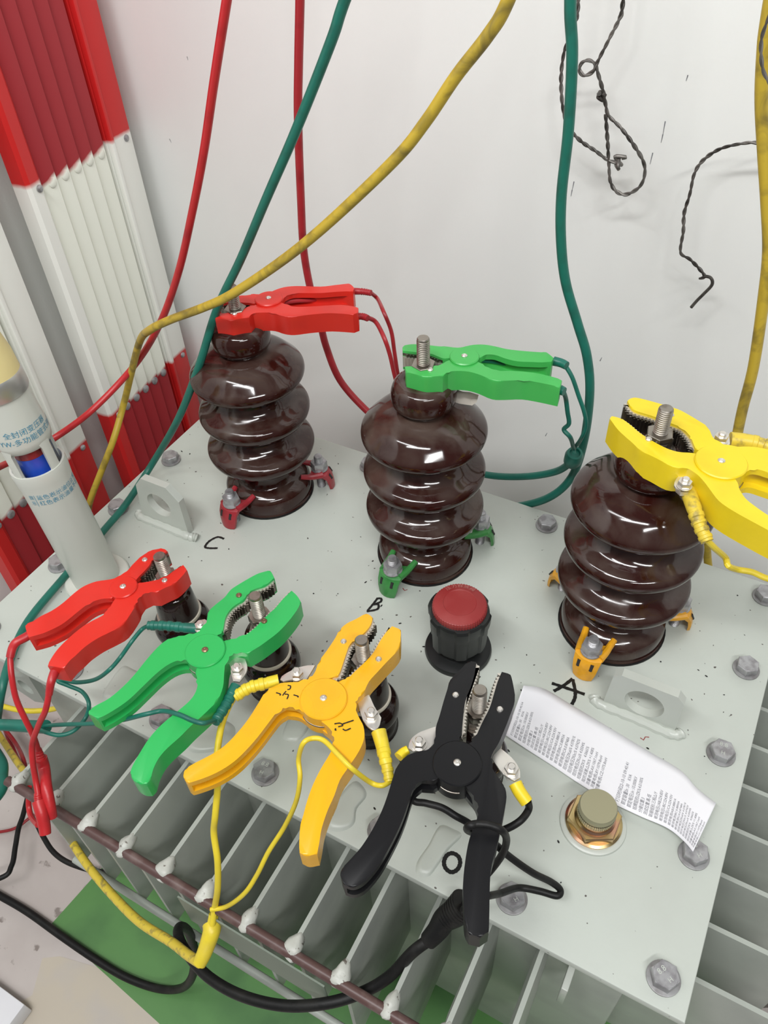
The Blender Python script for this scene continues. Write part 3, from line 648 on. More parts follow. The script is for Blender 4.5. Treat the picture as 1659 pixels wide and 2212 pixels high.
lathe(bm, [(0.0162, 0.0205), (0.0164, 0.0270)], pc, seg=110, wob=kn2); lathe(bm, [(0.0158, 0.0270), (0.0163, 0.0285), (0.0162, 0.0330), (0.0152, 0.0345), (0, 0.0346)], pc, seg=48)
adopt(new_obj('round_cap', bm, 'brasscap', angle=35), root)

#CLIPS
# ------------------------------------------------------------------ spring test clips
def V2(p): return Vector((p[0], p[1]))
def soften(poly, n=3, cosmin=0.80):
    """round the traced outline but keep its sharp corners"""
    N = len(poly); out = []
    def corner(i):
        a = (poly[i] - poly[i - 1]); b = (poly[(i + 1) % N] - poly[i])
        if a.length < 1e-9 or b.length < 1e-9: return True
        return a.normalized().dot(b.normalized()) < cosmin
    cn = [corner(i) for i in range(N)]
    for i in range(N):
        p1, p2 = poly[i], poly[(i + 1) % N]; p0 = poly[i - 1] if not cn[i] else p1 * 2 - p2; p3 = poly[(i + 2) % N] if not cn[(i + 1) % N] else p2 * 2 - p1
        for k in range(n):
            t = k / n; t2 = t * t; t3 = t2 * t
            q = 0.5 * ((2 * p1) + (p2 - p0) * t + (2 * p0 - 5 * p1 + 4 * p2 - p3) * t2 + (3 * p1 - p0 - 3 * p2 + p3) * t3)
            if not out or (q - out[-1]).length > 0.0004: out.append(q)
    return out
def parse(s, off, sc, z):
    r = []
    for t in s.split():
        a, b = t.split(','); p = U(off[0] + float(a) / sc, off[1] + float(b) / sc, z); r.append(V2(p))
    return r
def clip(label, group, mat, off, sc, z, hub, hubr, levers, rivets, teeth_mat='tooth', liner='plate', riv_mat='nickel', th=0.021, tabs=(), spring=True, under='tooth'):
    """levers: list of dict(outer=..., inner=..., jaw=..., grove=bool). The outline runs
    jaw tip -> outer side -> handle end -> inner side -> hub -> jaw inner edge -> tip"""
    hc = U(off[0] + hub[0] / sc, off[1] + hub[1] / sc, z); root = thing('test_clip', label, 'clip', (hc.x, hc.y, z - th), group)
    h2 = V2(hc)
    allj = []
    for li, lv in enumerate(levers):
        outer, inner, jaw = (parse(lv[k], off, sc, z) for k in ('outer', 'inner', 'jaw'))
        # hub bite: the outline passes over the pivot
        poly = outer + inner + [h2 + (inner[-1] - h2) * 0.55, h2 + (jaw[0] - h2) * 0.55] + jaw
        sm = soften(poly)
        zt = z - 0.0004 * li
        bm = BM(); prism(bm, sm, zt - 0.0058, zt, 0.0018, seg=3)
        # web between the two plates, set back from the inner side of the handle
        tagpts = [(p, 0) for p in outer] + [(p, 0.0062 if lv.get('groove', True) else 0.0) for p in inner[1:-1]] + [(inner[0], 0), (inner[-1], 0.002)] + [(p, 0.003) for p in jaw[1:-1]] + [(jaw[0], 0), (jaw[-1], 0)]
        wt = [min(tagpts, key=lambda q: (q[0] - p).length)[1] for p in sm]; ns = len(sm)
        wt = [sum(wt[(k + d) % ns] for d in range(-2, 3)) / 5 if wt[k] > 0 else 0.0 for k in range(ns)]
        ori = 1 if sum(sm[k - 1].x * sm[k].y - sm[k].x * sm[k - 1].y for k in range(ns)) > 0 else -1
        web = []
        for k in range(ns):
            t = (sm[(k + 1) % ns] - sm[k - 1]).normalized(); web.append(sm[k] + Vector((-t.y, t.x)) * ori * wt[k])
        b2 = BM(); prism(b2, web, zt - th + 0.0060, zt - 0.0058, 0.0); join(bm, b2)
        b2 = BM(); prism(b2, sm, zt - th, zt - th + 0.0060, 0.0); join(bm, b2)
        lo = new_obj('lever', bm, mat, root, angle=40)
        allj.append((jaw, outer))
        # toothed jaw liner: two zigzag plates
        if lv.get('liner', True):
            P_ = cr_smooth([p.to_3d() for p in jaw[1:] if True], 5); P_ = [V2(p) for p in P_]
            rs = [P_[0]]; acc = 0
            for a, b in zip(P_, P_[1:]):
                seg = (b - a).length
                while acc + seg >= 0.0016:
                    f = (0.0016 - acc) / seg; a = a + (b - a) * f; seg = (b - a).length; rs.append(a.copy()); acc = 0
                acc += seg
            for layer, (zt1, zt0, ph, mm) in enumerate(((zt - 0.0025, zt - 0.0050, 0, teeth_mat), (zt - 0.0060, zt - th + 0.004, 1, 'tooth'))):
                A = []; B = []
                for i, p in enumerate(rs):
                    a = rs[max(i - 1, 0)]; b = rs[min(i + 1, len(rs) - 1)]; t = (b - a).normalized(); nn = Vector((-t.y, t.x))
                    ctr = min(outer, key=lambda q: (q - p).length)
                    if nn.dot(ctr - p) > 0: nn = -nn
                    d = 0.0032 if (i + ph) % 2 else 0.0010
                    if i > len(rs) - 3 or i < 2: d = 0.0006
                    A.append(p + nn * (d + 0.0006 * layer)); B.append(p - nn * 0.0030)
                bm = BM(); prism(bm, A + B[::-1], zt0, zt1); jl = new_obj('jaw_liner', bm, mm if layer == 0 else under, smooth=False); adopt(jl, lo)
    bm = BM(); lathe(bm, [(hubr, -th + 0.0003), (hubr, 0.0009), (hubr - 0.0009, 0.0018), (0, 0.0018)], (hc.x, hc.y, z), seg=56); lathe(bm, [(hubr, -th + 0.0003), (0, -th + 0.0003)], (hc.x, hc.y, z), seg=56)
    hd = new_obj('pivot_disc', bm, mat, root, angle=40)
    bm = BM(); lathe(bm, [(0.0030, 0.0012), (0.0029, 0.0026), (0.0018, 0.0034), (0.0006, 0.0034), (0, 0.0028)], (hc.x, hc.y, z), seg=20); adopt(new_obj('rivet', bm, riv_mat), hd)
    for r in rivets:
        p = U(off[0] + r[0] / sc, off[1] + r[1] / sc, z)
        bm = BM(); lathe(bm, [(0.0028, -0.001), (0.0027, 0.0008), (0.0018, 0.0018), (0.0005, 0.0018), (0, 0.0014)], (p.x, p.y, z), seg=20); adopt(new_obj('rivet', bm, riv_mat), root)
    if spring:                                             # torsion spring round the pivot, its arms inside the handles
        e = [parse(lv['inner'], off, sc, z) for lv in levers]
        bm = BM(); zc = z - th * 0.5; pts = []
        a0 = e[0][max(0, len(e[0]) - 4)]; a1 = e[1][max(0, len(e[1]) - 4)]
        t0 = math.atan2((a0 - h2).y, (a0 - h2).x); t1 = math.atan2((a1 - h2).y, (a1 - h2).x)
        while t1 < t0: t1 += 2 * PI
        if t1 - t0 > PI: t0, t1 = t1, t0 + 2 * PI; a0, a1 = a1, a0
        rr = hubr * 0.98
        for k in range(13):
            t = t0 + (t1 - t0) * (0.15 + 0.7 * k / 12); pts.append(Vector((h2.x + rr * math.cos(t), h2.y + rr * math.sin(t), zc)))
        tube(bm, cr_smooth(pts, 3), 0.0010, 8); adopt(new_obj('spring', bm, 'steel'), root)
    # bolted terminal tabs: (polygon px, bolt px, dz)
    for poly, bolt, dz in tabs:
        pp = parse(poly, off, sc, z - dz); bm = BM(); prism(bm, soften(pp, 3), z - dz - 0.0016, z - dz, 0.0003)
        tb = new_obj('terminal_tab', bm, 'nickel', root)
        p = U(off[0] + bolt[0] / sc, off[1] + bolt[1] / sc, z - dz + 0.006)
        c = (p.x, p.y, z - dz)
        bm = BM(); hex_solid(bm, c, (0, 0, 1), 0.0056, 0.0014, 0.0058, 0.4); lathe(bm, [(0.0056, 0.0), (0.0062, 0.0003), (0.0062, 0.0012), (0, 0.0014)], c, seg=24); lathe(bm, [(0.0032, 0.0058), (0.0032, 0.0082), (0.0024, 0.0090), (0, 0.0090)], c, seg=16)
        hex_solid(bm, c, (0, 0, -1), 0.0056, 0.0018, 0.0062, 0.4)
        adopt(new_obj('terminal_bolt', bm, 'nickel', angle=25), tb)
    return root
LVG = 'test clips on the low voltage studs'; HVG = 'test clips on the high voltage studs'
# red, low voltage
clip('orange-red spring clip on the small bushing beside the gauge tube, open handles to the left', LVG, 'red', (0, 1140), 3.318, 0.118, (885, 430), 0.0135, [
    dict(outer='1168,147 1120,150 1035,185 990,225 945,270 925,295 870,345 790,370 690,385 600,420 530,470 450,540 370,595 290,635 215,685 178,700',
         inner='203,785 270,768 330,748 430,700 500,650 560,600 640,542 720,512 797,505', jaw='968,380 1000,345 1035,310 1075,262 1090,225 1150,205 1200,165'),
    dict(outer='1312,265 1340,300 1300,350 1245,400 1180,430 1120,460 1060,458 1005,485 975,530 960,575 880,690 790,745 700,790 610,850 540,915 500,950 455,1005',
         inner='338,985 375,920 420,860 490,790 580,715 650,670 720,635 775,595 800,545', jaw='975,392 1010,392 1060,385 1120,372 1175,358 1240,310 1312,265', groove=False)],
     [(1038, 230), (1180, 378)])
# green, low voltage
clip('green spring clip with coppery rivets between the low red and the amber clip', LVG, 'green', (180, 1200), 3.318, 0.118, (875, 685), 0.0180, [
    dict(outer='1340,105 1290,118 1240,135 1150,185 1070,235 1040,265 1012,300 950,350 893,400 888,450 875,500 835,540 760,570 650,580 590,610 530,660 450,750 370,850 290,935 190,1020 100,1070 50,1100 33,1130',
         inner='100,1168 150,1148 240,1095 330,1030 430,935 530,840 620,775 700,748 770,752', jaw='975,555 1000,540 1008,495 1020,440 1055,385 1105,345 1150,318 1180,265 1230,240 1300,215 1370,160'),
    dict(outer='1492,250 1530,285 1560,330 1530,390 1470,470 1400,545 1330,600 1260,650 1175,700 1110,690 1060,705 1020,760 1008,850 1000,940 960,1035 870,1130 770,1220 690,1300 600,1380 540,1450 500,1530 480,1600 450,1635 400,1632',
         inner='350,1600 337,1560 350,1510 400,1420 470,1310 560,1210 680,1110 760,1040 805,975 820,900 800,835', jaw='1020,600 1075,595 1140,580 1220,525 1290,455 1340,405 1375,375 1430,310 1492,250', groove=False)],
     [(1115, 286), (1296, 470)], teeth_mat='plate', riv_mat='copper',
     tabs=[('930,540 900,480 870,455 830,465 800,500 830,545 880,560', (838, 492), 0.008), ('1000,740 1100,730 1160,740 1175,800 1160,850 1120,905 1075,900 1060,850 1050,780', (1100, 800), 0.008)])
# amber, low voltage
clip('amber yellow spring clip with ink smudges on the third small bushing', LVG, 'amber', (380, 1280), 3.19, 0.118, (1018, 735), 0.0200, [
    dict(outer='1312,140 1245,180 1178,213 1125,260 1100,310 1040,400 985,475 962,540 930,590 870,615 780,618 690,632 620,680 570,760 500,870 420,970 330,1060 240,1118 130,1175 70,1210 48,1250 60,1290',
         inner='85,1312 130,1300 220,1268 310,1225 400,1165 480,1090 560,1000 640,895 700,820 755,785 830,795 885,830', jaw='1000,600 1060,590 1115,572 1135,535 1180,400 1195,365 1230,325 1290,285 1340,225 1358,170'),
    dict(outer='1490,230 1550,252 1548,310 1535,385 1440,490 1380,555 1330,612 1290,690 1240,735 1232,785 1262,860 1292,920 1297,1000 1262,1090 1190,1200 1130,1290 1090,1400 1045,1500 1005,1620 988,1720 972,1800',
         inner='900,1812 850,1790 850,1700 858,1600 875,1540 905,1430 945,1320 1000,1210 1060,1110 1090,1040 1085,975 1050,925 1000,885', jaw='1130,602 1185,592 1235,540 1310,470 1365,405 1405,335 1450,270 1490,230', groove=False)],
     [(1155, 338), (1397, 460)], teeth_mat='plate',
     tabs=[('960,500 880,505 790,540 730,575 718,600 740,612 800,600 900,600', (832, 545), 0.008), ('1250,750 1330,700 1370,790 1415,860 1400,920 1370,950 1335,935 1290,880', (1345, 822), 0.008)])
# black, low voltage
clip('black spring clip with cross-head rivets on the fourth small bushing, nearest the camera', LVG, 'black', (700, 1400), 2.9625, 0.118, (852, 740), 0.0192, [
    dict(outer='975,90 940,84 915,90 880,130 808,200 790,260 765,340 740,430 715,510 712,590 680,650 600,662 530,690 470,750 440,830 410,930 370,1040 310,1160 240,1270 170,1350 115,1410 103,1450',
         inner='125,1510 170,1528 215,1522 270,1485 350,1390 420,1270 480,1150 520,1050 550,955 575,890 625,845 700,850', jaw='855,590 880,560 885,500 892,420 905,330 938,250 962,170 975,90'),
    dict(outer='1138,150 1195,165 1212,240 1222,330 1190,430 1155,520 1118,605 1075,680 1068,745 1110,820 1150,870 1168,950 1150,1060 1130,1150 1110,1250 1075,1380 1062,1500 1058,1700 1055,1810',
         inner='1000,1848 930,1830 903,1770 895,1650 890,1500 905,1350 930,1220 968,1120 990,1040 972,965 920,900', jaw='930,600 965,575 1010,480 1060,380 1085,300 1110,215 1138,150', groove=False)],
     [(842, 300), (1125, 392)], teeth_mat='plate', liner='plate',
     tabs=[('720,500 660,520 600,545 550,590 540,640 570,660 660,655 715,600', (608, 595), 0.008), ('1070,700 1130,640 1200,700 1250,770 1255,830 1220,850 1150,810', (1200, 765), 0.008)])
# red, high voltage
clip('orange-red spring clip high on the left tall bushing, dark red leads in its handles', HVG, 'red', (440, 590), 3.77, 0.262, (530, 215), 0.0150, [
    dict(outer='125,232 180,205 270,184 380,181 388,167 450,172 520,163 600,130 680,110 780,105 950,110 1070,97 1150,88 1190,84 1228,120',
         inner='1215,146 1080,152 950,162 800,162 720,166 660,190 640,225', jaw='415,243 370,243 300,238 240,232 180,240 120,262'),
    dict(outer='82,335 90,360 220,383 365,356 400,322 480,318 560,322 640,346 720,353 850,337 1000,324 1100,326 1215,334 1258,318',
         inner='1260,276 1180,262 1100,256 950,264 780,272 690,262 640,240', jaw='420,262 390,258 368,264 330,290 290,318 240,322 170,320 82,335', groove=False)],
     [(268, 190), (252, 333)], th=0.022, under='plate')
# green, high voltage
clip('light green spring clip high on the middle tall bushing', HVG, 'green2', (840, 710), 3.77, 0.262, (615, 235), 0.0142, [
    dict(outer='112,150 132,133 215,125 330,135 430,146 450,142 560,156 620,145 690,131 780,130 870,145 960,166 1100,182 1240,192 1282,190 1342,237',
         inner='1325,268 1250,274 1180,272 1050,266 950,243 860,212 790,210 745,235', jaw='495,240 440,240 390,222 340,203 270,196 205,190 112,178'),
    dict(outer='130,305 140,348 220,370 310,390 440,378 482,347 560,341 650,347 740,372 850,416 950,421 1100,417 1250,441 1395,472',
         inner='1412,412 1300,381 1150,352 1000,341 870,340 800,318 750,270', jaw='500,252 470,262 440,280 380,306 290,302 210,302 130,305', groove=False)],
     [(337, 336)], th=0.022, under='plate')
# bright yellow, high voltage
clip('large bright yellow spring clip on the right tall bushing, handles running out of frame', HVG, 'yellow', (1280, 840), 4.377, 0.262, (1213, 698), 0.0205, [
    dict(outer='330,112 372,80 450,90 620,135 800,190 900,240 1000,300 1092,360 1115,410 1140,460 1200,510 1320,545 1480,545 1600,560 1750,600 1950,690 2150,810 2300,920',
         inner='2230,1010 2060,930 1900,880 1780,830 1659,790 1580,765 1510,760 1440,790', jaw='1000,580 970,555 945,495 925,450 850,372 780,340 700,310 560,255 430,215 370,180 330,112'),
    dict(outer='183,255 163,275 215,350 270,412 370,500 460,580 600,650 760,732 900,745 990,805 1060,880 1120,960 1200,1060 1330,1150 1500,1245 1659,1330 1850,1430 2100,1590',
         inner='2160,1480 1950,1360 1800,1275 1659,1190 1550,1115 1450,1035 1390,945 1370,880', jaw='990,612 920,600 850,597 780,585 700,558 600,508 500,448 430,398 350,330 260,270 183,255', groove=False)],
     [(742, 250), (530, 478)], teeth_mat='plate', th=0.026,
     tabs=[('930,740 900,850 880,920 830,960 790,940 770,900 800,840 860,790', (880, 870), 0.010), ('1150,440 1200,400 1290,420 1300,520 1230,560 1130,500', (1225, 440), 0.006)])
# ink smudges on the amber clip
am = [o for o in COL.objects if o.name.startswith('test_clip') and 'amber' in o.get('label', '')][0]
bm = BM()
for s in ('690,690 720,700 715,710', '735,710 750,690 760,680', '770,640 790,645 785,665 768,668', '750,700 775,705 765,735', '810,705 842,715 838,722', '1092,905 1130,900 1150,915 1118,925', '1150,905 1195,890 1225,880', '1150,940 1170,950 1205,935', '1100,935 1098,948 1106,946'):
    pts = [Vector((p.x, p.y, 0)) for p in parse(s, (380, 1280), 3.19, 0.1181)]
    ribbon(bm, cr_smooth(pts, 4), 0.0011, 0.1182)
adopt(new_obj('ink_smudge', bm, 'ink', smooth=False), am)

#CABLES
# ------------------------------------------------------------------ cables
def cable(name, label, cat, group, mat, r, spec, n=6, seg=12, root=None):
    bm = BM(); P_ = path(spec, n); tube(bm, P_, r, seg)
    if root: o = new_obj(name, bm, mat); adopt(o, root); return o
    o = new_obj(name, bm, mat); tag(o, label, cat, group); return o
def sleeve(spec, r0, r1, mat, root, name='strain_relief', ribs=0, n=6):
    """tapered boot along a path, with moulded ribs"""
    P_ = path(spec, n); m_ = len(P_); bm = BM(); Q = []; rad = []
    for i in range(m_ - 1):
        for k in range(4):
            f = (i + k / 4) / (m_ - 1); Q.append(P_[i].lerp(P_[i + 1], k / 4)); rr = r0 + (r1 - r0) * f
            if ribs and f > 0.35: rr *= 1 + 0.07 * (1 if math.sin(f * ribs * 2 * PI) > 0 else -1)
            rad.append(rr)
    Q.append(P_[-1]); rad.append(r1)
    tube(bm, Q, r0, 14, True, rad); o = new_obj(name, bm, mat); adopt(o, root); return o
HC = 'hanging cables in front of the wall'
def lead(label, group=None): return thing('test_lead', label, 'cable', (0, 0, 0), group)

cable('cable', 'long red cable hanging at left, bending down behind the gauge tube', 'cable', None, 'redrub2', 0.0041,
      'y.36 590,-620 530,-250 490,0 462,180 440,330 415,460 385,590 345,700 290,790 y.30 200,885 y.24 115,948 y.22 50,985 y.18 0,1008 y.10 -70,1045', 8, 16)
cable('cable', 'long teal green cable crossing behind the left red clip and down over the lid corner', 'cable', None, 'tealrub', 0.0043,
      'y.34 960,-560 845,-260 745,0 715,90 640,280 575,430 520,560 y.33 468,670 y.31 430,790 y.30 385,905 330,1000 z.012 275,1085 z.0075 225,1145 140,1245 z.008 62,1340 22,1425 z.0 2,1500 z-.06 -10,1580 z-.14 -30,1680', 8, 16)
cable('cable', 'long grimy yellow cable sweeping across the wall and kinking round the red cable', 'cable', None, 'olive', 0.0044,
      'y.30 1290,-560 1190,-240 1098,0 1055,75 985,165 920,262 850,348 700,490 600,570 500,636 440,664 370,690 325,712 y.345 303,735 y.355 285,800 268,870 y.32 245,950 y.29 218,1020 y.27 197,1075 190,1110 y.26 185,1170 180,1230', 8, 16)
cable('cable', 'dark red cable hanging behind the red clip and down behind the middle bushing', 'cable', None, 'redrub', 0.0045,
      'y.49 660,-560 652,-250 648,0 645,140 644,260 650,430 656,540 672,630 690,690 705,750 735,822 790,885 845,930 890,980', 8, 16)
cable('cable', 'teal green cable hanging at right of centre, curling under towards the middle bushing', 'cable', None, 'tealrub', 0.0048,
      'y.47 1270,-560 1245,-250 1232,0 1236,120 1228,280 1213,420 1212,520 1222,610 1248,700 1268,770 1274,850 y.48 1262,950 1235,1030 y.47 1185,1075 1110,1095 1040,1095 980,1085', 8, 16)
cable('cable', 'olive yellow cable hanging at the right edge of the photograph', 'cable', None, 'olive', 0.0052,
      'y.50 1760,-500 1700,-200 1658,40 1649,120 1645,220 1650,330 1656,430 1660,540 1650,640 1628,790 1605,880 1592,942 y.49 1580,1010', 8, 16)
cable('cable', 'short stretch of olive yellow cable showing below the bright yellow clip', 'cable', None, 'olive', 0.0046,
      'y.50 1530,1060 1526,1130 1528,1200 1535,1260', 6, 14)

# --- red high-voltage clip leads
L_ = lead('pair of thin dark red leads from the handles of the left high red clip')
cable('wire', 0, 0, 0, 'redrub', 0.0023, 'z.252 612,654 640,650 z.250 675,648 710,640 z.254 755,636', 6, 10, L_)
sleeve('z.252 764,629 785,630 802,633', 0.0038, 0.0032, 'redrub', L_, ribs=8)
cable('wire', 0, 0, 0, 'redrub', 0.0022, 'z.252 800,632 z.24 815,645 y.42 828,672 845,715 852,760 858,800 864,830 870,880', 6, 10, L_)
sleeve('z.252 770,683 785,684 795,688', 0.0038, 0.0032, 'redrub', L_, ribs=8)
cable('wire', 0, 0, 0, 'redrub', 0.0024, 'z.252 793,686 z.242 812,696 y.40 830,730 842,765 850,800 857,830 865,880', 6, 10, L_)
# --- green high-voltage clip leads and splitter
L_ = lead('teal leads of the high green clip joined in a small oval splitter')
cable('wire', 0, 0, 0, 'tealrub', 0.0025, 'z.252 1038,778 z.250 1065,780 1100,787 1130,790 z.252 1165,786', 6, 10, L_)
sleeve('z.252 1196,780 1212,784 1224,790', 0.0046, 0.0040, 'tealrub', L_)
cable('wire', 0, 0, 0, 'tealrub', 0.0021, 'z.250 1220,788 y.41 1236,815 1250,855 1262,890 1266,920 1255,948 y.44 1243,965 1238,978', 6, 10, L_)
sleeve('z.250 1210,842 1219,846', 0.0046, 0.0040, 'tealrub', L_)
cable('wire', 0, 0, 0, 'tealrub', 0.0023, 'z.250 1215,842 y.40 1222,860 1226,890 1229,915 1218,928 1232,945 y.43 1238,965 1240,980', 6, 10, L_)
bm = BM(); c = UY(1239, 988, 0.455); lathe(bm, [(0, -0.012), (0.008, -0.012), (0.0098, -0.008), (0.0102, 0.004), (0.0085, 0.009), (0.0060, 0.0095), (0.0055, 0.006), (0, 0.006)], c, (0.15, -0.25, 1), 32); adopt(new_obj('splitter', bm, 'tealrub', angle=50), L_)
cable('wire', 0, 0, 0, 'tealrub', 0.0043, 'y.46 1232,1000 y.47 1205,1017 1160,1027 1110,1030 1060,1027 1000,1015', 6, 14, L_)
# --- bright yellow clip leads
L_ = lead('stained yellow lead with ribbed boot hanging from the bright yellow clip')
sleeve('z.243 1487,1062 1500,1100 z.238 1512,1135 z.232 1528,1170', 0.0064, 0.0052, 'yeldirty', L_, ribs=7)
cable('wire', 0, 0, 0, 'yelrub', 0.0026, 'z.232 1526,1166 z.22 1545,1185 z.20 1567,1205 1573,1222 z.19 1592,1230 1625,1236 1659,1250 1720,1262 1820,1240', 6, 10, L_)
L_ = lead('stained yellow boot behind the bright yellow clip, at the right edge')
sleeve('z.250 1577,950 1610,953 1650,962 1700,980 1740,1000', 0.0068, 0.0058, 'yeldirty', L_, ribs=6)

# --- red low-voltage leads, crossing and ending in red plugs
L_ = lead('bright red leads and plugs dangling from the low red clip over the fins')
sleeve('z.108 72,1366 56,1376 36,1387 z.105 27,1400 z.10 22,1420', 0.0044, 0.0038, 'redrub2', L_)
cable('wire', 0, 0, 0, 'redrub2', 0.0028, 'z.10 22,1418 z.09 25,1460 z.07 35,1510 z.05 55,1555 z.03 72,1590 z.01 82,1620', 8, 12, L_)
sleeve('z.108 128,1436 118,1452 z.105 110,1475 z.095 106,1500', 0.0046, 0.0032, 'redrub2', L_)
cable('wire', 0, 0, 0, 'redrub2', 0.0028, 'z.095 106,1498 z.08 98,1535 z.06 84,1565 z.035 70,1605 z.02 70,1640 z.0 76,1680 z-.01 82,1715', 8, 12, L_)
sleeve('z.01 82,1618 z.0 88,1640', 0.0032, 0.0044, 'redrub2', L_, ribs=5)
sleeve('z.0 88,1638 z-.01 95,1660 100,1700 z-.02 108,1740 z-.03 112,1765', 0.0060, 0.0050, 'redrub2', L_, 'plug')
sleeve('z-.01 81,1712 z-.015 84,1732', 0.0032, 0.0044, 'redrub2', L_, ribs=5)
sleeve('z-.015 84,1730 z-.02 90,1755 z-.03 96,1785 z-.035 98,1802', 0.0064, 0.0052, 'redrub2', L_, 'plug')
cable('wire', 0, 0, 0, 'redrub2', 0.0028, 'z-.06 63,1700 z-.08 62,1740 68,1765 z-.06 82,1782', 6, 10, L_)
cable('cable', 'left-hand dark red strand at the left edge, on the floor beyond the fins', 'cable', 'dark red strands beyond the fins', 'redrub', 0.0032, 'z-.40 -160,1500 -60,1510 0,1560 20,1600 35,1632 z-.36 50,1665 55,1690', 6, 12)
cable('cable', 'shorter right-hand dark red strand on the floor beyond the left fins', 'cable', 'dark red strands beyond the fins', 'redrub', 0.0032, 'z-.38 -150,1490 -50,1505 12,1578 36,1610 z-.34 50,1640 58,1675', 6, 12)
cable('cable', 'thin red wire trailing off across the floor at left', 'wire', None, 'redrub', 0.0022, 'z-.44 -200,1830 -80,1805 0,1797 35,1788 60,1770 75,1760', 6, 10)
# --- teal low-voltage leads
L_ = lead('teal leads of the low green clip looping to a joint at the left edge')
sleeve('z.108 433,1358 400,1356 360,1352 320,1351', 0.0050, 0.0044, 'tealrub', L_, ribs=7)
cable('wire', 0, 0, 0, 'tealrub', 0.0020, 'z.105 320,1352 z.10 306,1360 285,1385 z.09 260,1420 235,1448 z.07 205,1468 z.06 165,1474 135,1468 126,1472 z.055 150,1482 z.05 178,1495 192,1520 z.04 185,1550 160,1578 130,1588 100,1582 z.03 78,1572', 8, 12, L_)
sleeve('z.106 510,1482 500,1500 z.106 485,1528 z.110 465,1560', 0.0050, 0.0042, 'tealrub', L_, ribs=7)
cable('wire', 0, 0, 0, 'tealrub', 0.0020, 'z.112 464,1556 z.124 440,1562 z.124 415,1556 z.123 385,1543 z.11 350,1536 310,1544 z.09 260,1556 z.07 200,1563 z.05 140,1565 z.03 95,1568', 8, 12, L_)
sleeve('z.03 98,1570 z.025 85,1570 z.02 30,1567 -20,1566 -90,1575 -170,1600', 0.0066, 0.0048, 'tealrub', L_, 'joint')
cable('cable', 'thick teal cable loop on the floor at the left edge', 'cable', None, 'tealrub', 0.0075, 'z-.30 -120,1560 -50,1580 0,1640 5,1675 0,1710 -50,1760 -130,1800', 6, 14)
# --- amber clip leads in bright yellow
L_ = lead('bright yellow leads of the amber clip meeting in a yellow plug')
sleeve('z.108 602,1470 580,1475 540,1485 z.104 508,1505', 0.0056, 0.0050, 'yelrub', L_, ribs=7)
cable('wire', 0, 0, 0, 'yelrub', 0.0029, 'z.104 508,1502 z.10 492,1530 z.095 478,1570 z.09 470,1620 z.085 468,1660 z.07 470,1700 z.05 465,1760 z.03 462,1800 z.01 470,1860 z-.02 470,1920 z-.05 464,1960 z-.07 456,2020', 8, 14, L_)
sleeve('z.106 818,1580 z.104 826,1610 832,1640 z.10 838,1668 z.098 842,1690', 0.0064, 0.0040, 'yelrub', L_, ribs=6)
cable('wire', 0, 0, 0, 'yelrub', 0.0021, 'z.098 843,1688 z.10 825,1697 800,1690 z.124 760,1660 z.126 730,1630 z.12 700,1600 675,1595 655,1606 z.10 645,1640 z.09 648,1680 z.07 640,1730 z.04 615,1785 z.02 580,1840 z0 555,1890 z-.02 528,1930 z-.045 490,1958 z-.05 455,1965', 8, 12, L_)
sleeve('z-.06 462,1975 z-.07 455,2010 z-.08 447,2040 440,2070', 0.0045, 0.0045, 'yelrub', L_, 'wire')
sleeve('z-.07 458,2000 457,2012 z-.075 450,2035 z-.08 440,2062 z-.085 430,2082', 0.0085, 0.0062, 'yelrub', L_, 'plug')
cable('wire', 0, 0, 0, 'yeldirty', 0.0046, 'z-.085 432,2080 z-.10 405,2062 z-.12 370,2035 z-.15 300,1990 z-.18 240,1930 z-.2 190,1870 z-.22 150,1810 z-.24 120,1758 z-.28 80,1700 z-.32 40,1650 z-.36 0,1590 -60,1500 -140,1440', 8, 14, L_)
cable('cable', 'yellow cable sagging across the gap beyond the lid corner', 'cable', None, 'yelrub', 0.0036, 'z-.22 -150,1490 -60,1505 0,1524 50,1535 100,1534 z-.2 140,1524 165,1508', 6, 12)
cable('cable', 'yellow cable passing below the lid at the right edge', 'cable', None, 'olive', 0.0045, 'z-.2 1600,1630 1630,1650 1650,1668 1720,1700 1850,1730', 6, 12)
# --- black clip leads
L_ = lead('black leads looped round the handles of the black clip into a ribbed black sleeve')
sleeve('z.106 1113,1692 z.104 1122,1710 z.10 1138,1733', 0.0054, 0.0052, 'tape', L_, 'yellow_sleeve')
cable('wire', 0, 0, 0, 'blkrub', 0.0029, 'z.10 1140,1730 z.09 1142,1748 1125,1772 z.085 1095,1790 z.08 1060,1800 1030,1800 z.10 1010,1793 z.125 1012,1785 z.127 1030,1780 1060,1783 z.122 1085,1795 z.10 1094,1815 z.08 1085,1845 z.06 1060,1880 z.04 1020,1925 z.01 1000,1960', 8, 14, L_)
sleeve('z.108 882,1619 z.107 872,1625 862,1636', 0.0034, 0.0046, 'tape', L_, 'yellow_sleeve')
cable('wire', 0, 0, 0, 'blkrub', 0.0028, 'z.092 868,1632 880,1690 892,1728 z.09 920,1735 955,1745 985,1763 z.085 1015,1780 1060,1815 z.07 1100,1850 z.05 1150,1885 z.03 1190,1905 z.02 1210,1922 1203,1935 z.02 1165,1925 1120,1918 z.04 1080,1930 z.06 1040,1940 z.02 1000,1965', 8, 14, L_)
sleeve('z.01 1005,1952 z0 985,1970 z-.01 962,1985 z-.02 945,2010 z-.03 925,2032', 0.0125, 0.0075, 'blkrub', L_, 'ribbed_sleeve', ribs=0)
